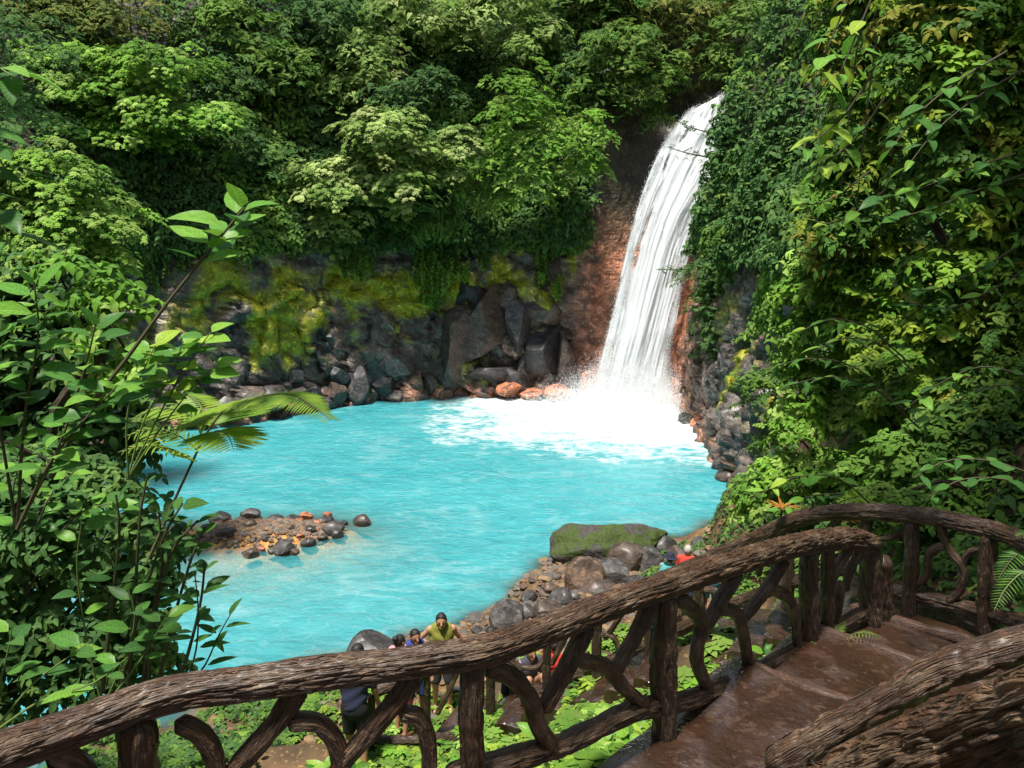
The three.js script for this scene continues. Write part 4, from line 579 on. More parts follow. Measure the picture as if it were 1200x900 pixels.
wall('broadleaf_shrub', 'low bright shrub between the lower railing and the boulders of the right shore', 14.8, [[912, 560, 34, 30], [960, 560, 54, 36], [1020, 565, 50, 30], [890, 590, 26, 16], [925, 520, 22, 26]], { pal: 'bright', size: 0.26, root: V(0.6, -1.6, -0.2) });
wall('vine_shrub', 'creeper covered bush at mid height of the right slope', 11.6, [[1060, 470, 56, 56], [1040, 410, 40, 40], [1095, 480, 44, 60]], { pal: 'lime', size: 0.24, clump: 0.28, dense: 0.7 });
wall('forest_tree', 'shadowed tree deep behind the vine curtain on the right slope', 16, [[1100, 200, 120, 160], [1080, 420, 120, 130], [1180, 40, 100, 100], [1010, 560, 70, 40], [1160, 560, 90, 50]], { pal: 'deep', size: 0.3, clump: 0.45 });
// ---- dark thicket behind the plants on the left
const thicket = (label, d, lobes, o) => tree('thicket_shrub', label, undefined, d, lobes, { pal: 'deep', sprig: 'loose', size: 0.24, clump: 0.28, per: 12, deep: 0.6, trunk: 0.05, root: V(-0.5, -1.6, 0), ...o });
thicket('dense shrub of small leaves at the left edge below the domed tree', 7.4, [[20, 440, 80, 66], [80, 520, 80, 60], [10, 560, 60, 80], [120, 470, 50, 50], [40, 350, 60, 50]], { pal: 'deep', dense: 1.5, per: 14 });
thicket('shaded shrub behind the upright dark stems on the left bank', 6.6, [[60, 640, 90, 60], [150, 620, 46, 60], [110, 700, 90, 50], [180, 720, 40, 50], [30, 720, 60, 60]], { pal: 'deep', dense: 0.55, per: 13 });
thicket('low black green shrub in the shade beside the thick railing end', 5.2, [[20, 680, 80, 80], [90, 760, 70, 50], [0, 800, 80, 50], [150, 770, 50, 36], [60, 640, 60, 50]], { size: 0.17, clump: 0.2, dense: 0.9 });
thicket('airy shrub with pale green leaves above the fern on the left', 6.6, [[120, 380, 46, 40], [70, 330, 50, 40], [160, 440, 36, 34]], { pal: 'bright', dense: 0.9, size: 0.2 });

wall('broadleaf_shrub', 'leafy shrub covering the slope behind the bend of the landing railing', 8.4, [[1180, 600, 70, 34], [1100, 590, 60, 26], [1040, 590, 50, 20], [1190, 650, 40, 30], [1110, 640, 40, 18]], { pal: 'mid', size: 0.19, clump: 0.22, root: V(0.5, -0.9, -0.2) });
wall('broadleaf_shrub', 'shrub on the rocky point above the right shore boulders', 21, [[895, 470, 30, 40], [925, 520, 34, 40], [900, 560, 30, 26], [940, 440, 30, 40]], { pal: 'mid', size: 0.24, clump: 0.4, root: V(1.5, -1.4, -0.5) });
thicket('flat topped bush roofing over the bare stems on the left bank', 5.6, [[30, 545, 80, 16], [90, 560, 50, 12], [0, 600, 60, 14]], { pal: 'deep', dense: 1.4, per: 14, size: 0.17, clump: 0.2, root: V(-0.6, -1.3, -0.2) });
wall('broadleaf_shrub', 'green shrub hanging over the dark rock beside the foaming water', 35, [[888, 440, 32, 28], [912, 395, 36, 40], [915, 500, 26, 30]], { pal: 'mid', size: 0.3, clump: 0.5, root: V(2.5, 0, -0.5) });
{ // creepers over the near slopes on both sides
  const C = new Copies(), E = new Copies();
  for (let i = 0; i < 40000; i++) { const left = rnd() < 0.3, x = left ? rr(-14, -3.4) : rr(3.6, 12.5), z = rr(left ? -13 : -27, 2), y = groundY(x, z); if (y < 0.5 || (x < 4.15 && x > 0 && z > -7.6) || (x < 4.9 && x > 0 && z < -11 && z > -20)) continue; const f = rr(0.7, 1.3); (rnd() < 0.2 ? E : C).add(placed(V(x, y + rr(0, 0.22), z), V(gauss() * 0.4 + (left ? 0.2 : -0.6), 1, gauss() * 0.4 + 0.2), rnd() * 6.28, rr(0.14, 0.34)), rgb(pick(PAL[rnd() < 0.35 ? 'mid' : 'deep']).map((q) => q * f))); }
  stuff(C.build('creepers', S.loose, MAT.leaf, scene), 'creeping leaves covering the steep banks either side of the stairs', 'creepers'); stuff(E.build('creepers', S.frond, MAT.leaf, scene), 'small fern fronds dotted among the creepers of the steep banks', 'ferns');
}
tree('leafy_tree', 'green tree with arching branches close beside the lip of the fall', undefined, 51.5, [[700, 100, 44, 40], [745, 110, 34, 30], [768, 140, 20, 18], [690, 150, 34, 26], [730, 70, 50, 36], [780, 90, 30, 22]], { pal: 'mid', sprig: 'spray', size: 0.34, per: 22 });
// the canopy over the path, above and behind the photograph's frame, which shades the railings
function shadeTree(label, base, lobes, o) { const g = thing('canopy_tree', label, 'tree', base, undefined), C = new Copies(); part('trunk', stem([V(0, -0.5, 0), V(0.2, 3, 0), lobes[0][0].clone().sub(base)], 0.3, 0.12, 10, 0.4), MAT.trunk, g); for (const [c, r] of lobes) { part('limb', stem([lobes[0][0].clone().sub(base), c.clone().sub(base)], 0.1, 0.04, 6, 0.4), MAT.trunk, g); lobe(C, c.clone().sub(base), r, { clump: 0.6, size: 0.34, per: 14, pal: 'mid', ...o }); } C.build('crown', S.sprayWide, MAT.leaf, g); }
shadeTree('tall tree with a broad crown spreading over the viewpoint', V(-3.5, 11, 5), [[V(-1.5, 17, 3), V(3.4, 1.4, 2.6)], [V(2.5, 16.6, 2.6), V(3, 1.4, 2.4)], [V(-5, 16, 2.4), V(2.6, 1.4, 2.6)]], {});
shadeTree('tree leaning out over the right hand landing of the stairs', V(7.5, 12, -3.5), [[V(5.6, 15.2, -4.8), V(2.2, 1.0, 2.4)], [V(4.4, 15.6, -6.2), V(1.6, 0.8, 1.8)], [V(7.2, 17, -8.5), V(2.4, 1, 2.4)], [V(8.6, 18, -11.5), V(2.6, 1.1, 2.4)], [V(6.4, 17, -6.6), V(2, 1, 2)], [V(5.9, 16.4, -8.6), V(1.6, 0.8, 1.6)]], { dense: 1.15 });
shadeTree('tree arching over the left bank thicket', V(-9, 7, -4), [[V(-6.6, 14.2, -4), V(2, 0.9, 2)], [V(-8, 14.6, -6.5), V(2.4, 1, 2)]], { dense: 0.6 });

// ---- plants near the path, leaf by leaf
function plant(name, label, category, group, stems, o) {
  const b = stems[0][0].clone(), g = thing(name, label, category, b, group), loc = (p) => p.clone().sub(b), tones = o.tones ?? [o.tone];
  for (const S0 of stems) {
    const c = new THREE.CatmullRomCurve3(S0.map(loc)), n = o.n; part('stem', stem(S0.map(loc), o.r ?? 0.008, (o.r ?? 0.008) * 0.45, 6, 0.08), o.bark ?? MAT.greenStem, g);
    for (let i = 0; i < n; i++) {
      const t = lerp(o.start ?? 0.35, 1, (i + rnd() * 0.4) / n), p = c.getPoint(Math.min(1, t)), tan = c.getTangent(Math.min(1, t)), a = (o.opposite ? (i % 2) * Math.PI + Math.floor(i / 2) * 1.57 : i * 2.4) + gauss() * 0.3;
      const side = V(Math.cos(a), 0, Math.sin(a)), dir = side.multiplyScalar(1).add(tan.clone().multiplyScalar(t > 0.93 ? 0.9 : 0.35)).add(V(0, (o.lift ?? 0.05) + gauss() * 0.2, 0)).normalize(), s = rr(...o.len);
      const m = part('leaf', pick(BLADE[o.blade ?? 'broad']), pick(TONE[pick(tones)]), g), up = V(gauss() * 0.35, 1, gauss() * 0.35 + 0.42);
      aimed(p.clone().addScaledVector(dir, s * 0.12), dir, up, s, s * rr(0.85, 1.15)).decompose(m.position, m.quaternion, m.scale);
    }
  }
  return g;
}
const P3 = (d, ...q) => q.map(([x, y, e = 0]) => at(x, y, d + e));
plant('tall_shrub', 'slender leaning stem topped by a whorl of large glossy leaves', 'plant', undefined, [P3(4.6, [60, 560], [105, 478], [150, 418], [200, 350], [250, 288], [287, 243])], { n: 15, start: 0.72, len: [0.18, 0.29], tones: ['light', 'light', 'mid'], r: 0.016, bark: MAT.stem, lift: 0.1 });
plant('broadleaf_plant', 'plant with heart shaped lime leaves on thin branching stems', 'plant', undefined, [P3(5.2, [150, 560], [190, 480], [225, 420], [248, 388]), P3(5.2, [150, 560], [170, 490], [200, 440], [215, 400]), P3(5.2, [150, 560], [190, 500], [228, 452], [252, 430]), P3(5.1, [150, 560], [150, 480], [170, 430], [182, 405])], { n: 11, start: 0.45, len: [0.11, 0.2], tones: ['light', 'lime', 'mid'], blade: 'heart', r: 0.008 });
plant('broadleaf_plant', 'plant with broad shining leaves layered in front of the domed tree', 'plant', undefined, [P3(4.4, [20, 620], [30, 480], [45, 390], [40, 330]), P3(4.3, [20, 620], [70, 520], [100, 430], [112, 380]), P3(4.2, [20, 620], [60, 540], [110, 480], [135, 455]), P3(4.4, [20, 620], [0, 500], [-10, 430], [0, 360])], { n: 20, start: 0.25, len: [0.12, 0.24], tones: ['mid', 'light', 'light', 'mid'], r: 0.010, bark: MAT.stem });
plant('broadleaf_plant', 'hanging spray of long dark leaves against the upper left slope', 'plant', undefined, [P3(3.6, [-60, 120], [-30, 90], [0, 80], [18, 92]), P3(3.6, [-60, 120], [-30, 150], [-5, 180], [10, 205]), P3(3.6, [-60, 120], [-20, 200], [0, 250], [12, 290])], { n: 7, start: 0.3, len: [0.14, 0.22], tones: ['mid', 'deep', 'light'], r: 0.008 });
plant('broadleaf_plant', 'dark leaved plant whose upright stems cross the turquoise water', 'plant', undefined, [[140, 812, 168, 700, 196, 620, 214, 590], [165, 812, 182, 720, 205, 640, 232, 610], [185, 800, 205, 720, 226, 650, 240, 618], [150, 812, 158, 700, 165, 600, 172, 560], [205, 812, 222, 760, 236, 700, 240, 660], [120, 812, 132, 700, 140, 620, 136, 580], [175, 812, 176, 740, 190, 660, 186, 600]].map((a) => P3(4.9, [a[0], a[1]], [a[2], a[3]], [a[4], a[5]], [a[6], a[7]])), { n: 9, start: 0.35, len: [0.09, 0.18], tones: ['deep', 'mid', 'deep'], r: 0.016, bark: MAT.stem });
plant('broadleaf_plant', 'plant with pale veined oval leaves near the left end of the railing', 'plant', undefined, [P3(3.7, [-10, 860], [0, 800], [10, 760], [14, 735]), P3(3.7, [-10, 860], [40, 800], [80, 770], [105, 752]), P3(3.6, [-10, 860], [50, 820], [110, 800], [150, 770])], { n: 5, start: 0.4, len: [0.12, 0.22], tones: ['mid', 'light', 'deep'], r: 0.007 });
plant('broadleaf_plant', 'thin plant with bent leaves growing up through the dark thicket', 'plant', undefined, [P3(4.2, [120, 830], [150, 760], [158, 720], [150, 690]), P3(4.2, [120, 830], [160, 780], [185, 740], [196, 720]), P3(4.2, [120, 830], [100, 740], [90, 660], [96, 610])], { n: 6, start: 0.4, len: [0.12, 0.2], tones: ['mid', 'light', 'deep'], r: 0.007 });
plant('broadleaf_plant', 'sparse twig with narrow dark leaves over the water beside the railing', 'plant', undefined, [P3(4.6, [215, 810], [230, 760], [232, 710], [228, 670]), P3(4.6, [215, 810], [240, 780], [256, 745], [270, 720])], { n: 8, start: 0.3, len: [0.12, 0.2], tones: ['deep', 'mid'], blade: 'narrow', r: 0.008, bark: MAT.stem });
plant('broadleaf_plant', 'leafy bank plant hanging over the lower left of the tree fern', 'plant', undefined, [P3(5, [30, 700], [60, 640], [95, 600], [130, 590]), P3(5, [30, 700], [40, 630], [60, 580], [90, 550]), P3(5, [30, 700], [20, 640], [15, 580], [25, 530])], { n: 15, start: 0.25, len: [0.1, 0.2], tones: ['deep', 'mid', 'light'], r: 0.009, bark: MAT.stem });
{ // ferns
  const pin = (() => { const a = []; for (let i = 0; i < 12; i++) { const t = (i + 0.5) / 12; for (const s of [-1, 1]) a.push(blade(0.42, 0.1, 0.1, 1).applyMatrix4(aimed(V(t, -0.16 * t * t, 0), V(0.35, -0.05, s), UPV, 0.19 * (1 - 0.85 * Math.pow(t, 2.2)), 0.24))); } a.push(blade(0.09, 0.1, 0.16, 4)); return mergeGeometries(a); })();
  const fern = (label, base, fronds, o) => {
    const g = thing('tree_fern', label, 'fern', base), loc = (p) => p.clone().sub(base);
    fronds.forEach((F, k) => {
      const P = F.p.map(loc), c = new THREE.CatmullRomCurve3(P), L = c.getLength(), fr = part('frond', stem(P, F.r ?? 0.009, 0.002, 6, 0.05), k === 0 ? MAT.stem : MAT.greenStem, g), n = Math.round(L / o.gap);
      for (let i = 0; i < n; i++) for (const s of [-1, 1]) {
        const t = lerp(F.start ?? 0.06, 1, i / n), p = c.getPoint(t), tan = c.getTangent(t), side = tan.clone().cross(UPV).normalize(), len = o.len * (F.w ?? 1) * Math.pow(Math.sin(Math.PI * Math.min(0.97, 0.22 + 0.78 * t)), 0.8) + 0.015;
        const m = part('pinna', pin, pick(TONE[pick(o.tones)]), fr), d = side.multiplyScalar(s).addScaledVector(tan, 0.5).add(V(0, -0.12 + gauss() * 0.05, 0)); aimed(p, d, V(-0.1, 0.62, 0.75), len).decompose(m.position, m.quaternion, m.scale);
      }
    });
    return g;
  };
  const j = at(238, 515, 5.6), B = at(172, 660, 5.3);
  fern('lime green tree fern frond arching out over the turquoise pool', B, [{ p: [B, at(205, 585, 5.5), at(226, 540, 5.6), j, at(262, 482, 5.4), at(300, 466, 5.0), at(345, 464, 4.7), at(388, 492, 4.45)], r: 0.013, start: 0.5, w: 1.3 }, { p: [j, at(225, 488, 5.6), at(190, 478, 5.6), at(152, 492, 5.5)], w: 0.8 }, { p: [at(232, 528, 5.6), at(212, 512, 5.6), at(182, 502, 5.6), at(145, 512, 5.5)], w: 0.75 }, { p: [at(226, 540, 5.6), at(205, 528, 5.5), at(175, 522, 5.4), at(138, 530, 5.3)], w: 0.75 }, { p: [at(246, 500, 5.6), at(232, 472, 5.9), at(210, 462, 6.2), at(180, 470, 6.4)], w: 0.75 }, { p: [j, at(255, 505, 5.4), at(268, 512, 5.2), at(274, 528, 5.0)], w: 1.0 }], { gap: 0.042, len: 0.30, tones: ['lime', 'lime', 'lime'] });
  const B2 = at(1215, 690, 5.8); fern('small green fern at the right end of the landing railing', B2, [{ p: [B2, at(1195, 650, 5.8), at(1180, 662, 5.7), at(1168, 682, 5.6)] }, { p: [B2, at(1200, 670, 5.6), at(1178, 690, 5.5), at(1165, 715, 5.4)] }, { p: [B2, at(1215, 640, 5.8), at(1205, 625, 5.8), at(1190, 628, 5.8)] }], { gap: 0.04, len: 0.1, tones: ['light', 'mid'] });
  const B3 = at(975, 770, 5.9); fern('little bright fern sprouting between the steps and the railing posts', B3, [{ p: [B3, at(990, 748, 5.8), at(1012, 742, 5.7), at(1035, 748, 5.6)] }, { p: [B3, at(965, 752, 5.8), at(952, 752, 5.7), at(940, 764, 5.6)] }, { p: [B3, at(978, 746, 5.9), at(980, 735, 6), at(990, 728, 6.1)] }], { gap: 0.035, len: 0.08, tones: ['lime', 'light'] });
}
// leafy branches standing out of the vine wall
for (const [d, pts, n, len, tones, blade, label] of [
  [6.2, [[1010, -40], [985, 20], [968, 60], [955, 90]], 9, [0.14, 0.26], ['lime', 'light'], 'broad', 'vine tip with large translucent yellow green leaves at the top of the right wall'],
  [6.4, [[1020, 90], [985, 140], [955, 165], [938, 185]], 8, [0.14, 0.24], ['lime', 'light'], 'broad', 'branch of lime leaves reaching out left from the middle of the vine curtain'],
  [6.8, [[1020, 200], [980, 230], [952, 240], [930, 235]], 7, [0.12, 0.2], ['light', 'lime'], 'broad', 'short leafy vine tip over the dark gorge beside the yellow vines'],
  [6.0, [[1180, 60], [1130, 90], [1080, 130], [1040, 180]], 16, [0.12, 0.2], ['mid', 'light', 'deep'], 'broad', 'long trailing vine with mixed dark leaves across the upper right wall'],
  [6.2, [[1190, 180], [1130, 200], [1080, 220], [1030, 235]], 15, [0.12, 0.22], ['light', 'mid', 'deep'], 'broad', 'vine with broad pale glossy leaves in the centre of the right wall'],
  [6.6, [[1190, 290], [1140, 320], [1090, 340], [1040, 330]], 14, [0.1, 0.18], ['light', 'mid'], 'broad', 'thin arching vine dotted with small bright leaves'],
  [7.4, [[1060, 420], [1010, 380], [970, 375], [935, 390]], 14, [0.12, 0.22], ['light', 'lime', 'mid'], 'narrow', 'fan of long narrow leaves above the right shore'],
  [7.4, [[1060, 480], [1000, 430], [950, 420], [905, 430]], 14, [0.12, 0.22], ['light', 'mid'], 'narrow', 'drooping branch of pointed leaves beside the orange mossy rock'],
  [7.6, [[1030, 600], [980, 560], [930, 560], [880, 585]], 14, [0.11, 0.2], ['light', 'lime', 'mid'], 'broad', 'leafy sprays leaning over the lower railing by the orange bromeliad'],
  [6.4, [[1200, 440], [1150, 430], [1100, 450], [1060, 480]], 14, [0.1, 0.18], ['mid', 'light', 'deep'], 'broad', 'creeper of round leaves trailing through the shaded shrub'],
  [5.8, [[1220, 560], [1160, 540], [1110, 540], [1070, 560]], 12, [0.1, 0.18], ['deep', 'mid'], 'broad', 'dark leaved stems just above the bend of the railing'],
  [7.0, [[1010, 20], [1000, 90], [992, 160], [985, 230]], 18, [0.07, 0.13], ['yellow', 'lime'], 'broad', 'rope of yellowed withered leaves hanging down the gorge edge'],
]) plant('vine_branch', label, 'vine', undefined, [P3(d, ...pts), P3(d + 0.25, ...pts.map(([x, y]) => [x + 18, y + 22]))], { n, start: 0.1, len, tones, blade, r: 0.009, bark: MAT.stem, lift: -0.1 });
for (const [px, py, d, len, label] of [[916, 596, 9.6, 0.24, 'spiky orange bromeliad beside the lower railing'], [998, 612, 9.2, 0.17, 'small orange bromeliad half hidden behind the curved railing top']]) {
  const b = at(px, py, d), g = thing('bromeliad', label, 'plant', b), om = [leafTone(0.5, 0.16, 0.02), leafTone(0.42, 0.24, 0.03)]; part('stem', stem([V(0, -0.9, -0.05), V(0, -0.3, 0), V(0, 0, 0)], 0.02, 0.014), MAT.stem, g);
  for (let i = 0; i < 14; i++) { const a = i * 2.4, m = part('leaf', BLADE.narrow[i % 2], om[i % 2], g), s = len * rr(0.7, 1.2); aimed(V(0, 0, 0), V(Math.cos(a), 0.75 - 0.04 * i, Math.sin(a)), UPV, s, s * 0.6).decompose(m.position, m.quaternion, m.scale); }
}
{ // herbs on the bank between the railings
  const spots = []; for (const [px, py, d] of [[290, 880, 4.6], [330, 872, 4.8], [370, 870, 5.0], [415, 868, 5.1], [440, 880, 4.6], [470, 876, 4.6], [530, 872, 4.8], [545, 890, 4.5], [590, 868, 5.0], [610, 858, 5.4], [640, 850, 5.6], [680, 838, 5.4], [690, 812, 6.0], [715, 830, 5.4], [735, 800, 6.0], [755, 790, 6.2], [800, 800, 5.6], [830, 776, 6.2], [850, 768, 6.4], [862, 755, 6.6], [880, 750, 6.6], [900, 740, 6.8], [915, 735, 7.0], [650, 880, 4.6], [705, 868, 4.6], [700, 885, 4.4], [265, 895, 4.2], [350, 895, 4.3], [390, 892, 4.3], [820, 752, 6.8], [600, 890, 4.4], [500, 892, 4.4], [230, 870, 4.6], [575, 836, 6], [940, 770, 5.6], [320, 850, 5.6], [280, 858, 5.4], [840, 805, 5.2], [660, 815, 6.4], [780, 825, 5.0]]) spots.push([px, py, d]);
  spots.forEach(([px, py, d], i) => {
    const b = at(px, py, d); b.y = Math.min(b.y, groundY(b.x, b.z) + 0.25); const gy = groundY(b.x, b.z) - 0.05, n = 2 + i % 2, st = [];
    for (let k = 0; k < n; k++) { const a = rnd() * 6.28, l = rr(0.08, 0.2), h = rr(0.25, 0.5); st.push([V(b.x, gy, b.z), V(b.x + Math.cos(a) * l * 0.5, gy + h * 0.6, b.z + Math.sin(a) * l * 0.5), V(b.x + Math.cos(a) * l, gy + h, b.z + Math.sin(a) * l)]); }
    plant('leafy_herb', 'bright green leafy herb on the bank behind the thick railing', 'plant', 'herbs on the bank between the railings', st, { n: 6, start: 0.45, len: [0.09, 0.2], tones: ['light', 'lime', 'mid', 'lime'], blade: i % 4 === 1 ? 'narrow' : i % 4 === 3 ? 'heart' : 'broad', r: 0.005, lift: 0.3 });
  });
  const sprout = at(770, 800, 5.6), sy = groundY(sprout.x, sprout.z), st = []; for (let k = 0; k < 3; k++) st.push([V(sprout.x, sy - 0.05, sprout.z), V(sprout.x + (k - 1) * 0.05, sy + 0.2, sprout.z), V(sprout.x + (k - 1) * 0.1, sy + 0.5, sprout.z + 0.03)]);
  plant('leafy_herb', 'upright lime sprout of narrow leaves beside the dark middle post', 'plant', undefined, st, { n: 10, start: 0.15, len: [0.12, 0.22], tone: 'lime', blade: 'narrow', r: 0.007, lift: 0.5 });
  const G = new Copies(), K = new Copies();
  for (let i = 0; i < 42000; i++) {
    const x = rr(-7, 6), z = rr(-16, -2.4), y = groundY(x, z); if (y < 1.3 || y > 9.3) continue;
    const lowPath = z < -10.6 && z > -13.2 && x > -3.2 && x < 2.2, r = V(x - railA[12].x, 0, z - railA[12].z), along = r.x * 0.68 - r.z * 0.733, across = r.x * 0.733 + r.z * 0.68; if (lowPath && rnd() < 0.8) continue;
    if (across > -0.1 && across < 1.8 && along > -1.2 && along < 4.8) continue; if (x > -3.2 && x < 0.8 && z > -3.35) continue; if (fbm(x * 0.8, 3, z * 0.8, 3) < (z < -9.6 ? 0.5 : 0.38)) continue;
    const f = rr(0.7, 1.25); (rnd() < 0.3 ? K : G).add(placed(V(x, y + rr(0, 0.12), z), V(gauss() * 0.4, 1, gauss() * 0.4), rnd() * 6.28, rr(0.12, 0.3)), rgb(pick(PAL[x > 3.2 || x < -3 ? 'mid' : rnd() < 0.22 ? 'lime' : rnd() < 0.5 ? 'bright' : 'mid']).map((q) => q * f)));
  }
  stuff(G.build('ground_cover', S.loose, MAT.leaf, scene), 'low bright green ground cover on the bank below the railing', 'ground cover'); stuff(K.build('ground_cover', S.rosette, MAT.leaf, scene), 'small leaf rosettes mixed through the ground cover of the bank', 'ground cover');
}

// ================================================================ people
// a field is meshed on a grid: one vertex in each cell that the surface crosses (surface nets)
function netMesh(f, lo, hi, h) {
  const nx = Math.ceil((hi.x - lo.x) / h) + 1, ny = Math.ceil((hi.y - lo.y) / h) + 1, nz = Math.ceil((hi.z - lo.z) / h) + 1, F = new Float32Array(nx * ny * nz), id = (i, j, k) => (i * ny + j) * nz + k;
  for (let i = 0; i < nx; i++) for (let j = 0; j < ny; j++) for (let k = 0; k < nz; k++) F[id(i, j, k)] = f(lo.x + i * h, lo.y + j * h, lo.z + k * h);
  const vid = new Int32Array(nx * ny * nz).fill(-1), pos = [], idx = [];
  for (let i = 0; i < nx - 1; i++) for (let j = 0; j < ny - 1; j++) for (let k = 0; k < nz - 1; k++) {
    let c = 0, x = 0, y = 0, z = 0, neg = 0; const v = (a, b, d) => F[id(i + a, j + b, k + d)];
    for (let q = 0; q < 8; q++) if (v(q & 1, (q >> 1) & 1, q >> 2) < 0) neg++;
    if (!neg || neg === 8) continue;
    for (let a = 0; a < 8; a++) for (const bit of [1, 2, 4]) { if (a & bit) continue; const b = a | bit, fa = v(a & 1, (a >> 1) & 1, a >> 2), fb = v(b & 1, (b >> 1) & 1, b >> 2); if ((fa < 0) === (fb < 0)) continue; const t = fa / (fa - fb); x += lerp(a & 1, b & 1, t); y += lerp((a >> 1) & 1, (b >> 1) & 1, t); z += lerp(a >> 2, b >> 2, t); c++; }
    vid[id(i, j, k)] = pos.length / 3; pos.push(lo.x + (i + x / c) * h, lo.y + (j + y / c) * h, lo.z + (k + z / c) * h);
  }
  const quad = (a, b, c, d, flip) => { if (a < 0 || b < 0 || c < 0 || d < 0) return; flip ? idx.push(a, c, b, a, d, c) : idx.push(a, b, c, a, c, d); };
  for (let i = 1; i < nx - 1; i++) for (let j = 1; j < ny - 1; j++) for (let k = 1; k < nz - 1; k++) {
    const s = F[id(i, j, k)] < 0;
    if (s !== F[id(i + 1, j, k)] < 0) quad(vid[id(i, j - 1, k - 1)], vid[id(i, j, k - 1)], vid[id(i, j, k)], vid[id(i, j - 1, k)], !s);
    if (s !== F[id(i, j + 1, k)] < 0) quad(vid[id(i - 1, j, k - 1)], vid[id(i - 1, j, k)], vid[id(i, j, k)], vid[id(i, j, k - 1)], !s);
    if (s !== F[id(i, j, k + 1)] < 0) quad(vid[id(i - 1, j - 1, k)], vid[id(i, j - 1, k)], vid[id(i, j, k)], vid[id(i - 1, j, k)], !s);
  }
  return geom(pos, idx);
}
function cone(px, py, pz, a, b, ra, rb) { const bx = b.x - a.x, by = b.y - a.y, bz = b.z - a.z, qx = px - a.x, qy = py - a.y, qz = pz - a.z, t = clamp((qx * bx + qy * by + qz * bz) / (bx * bx + by * by + bz * bz + 1e-9)); return Math.hypot(qx - bx * t, qy - by * t, qz - bz * t) - lerp(ra, rb, t); }
const smin = (a, b, k) => { const h = clamp(0.5 + 0.5 * (b - a) / k); return lerp(b, a, h) - k * h * (1 - h); };
const bounds = (J, m) => { const b = new THREE.Box3().setFromPoints(J); return [b.min.subScalar(m), b.max.addScalar(m)]; };
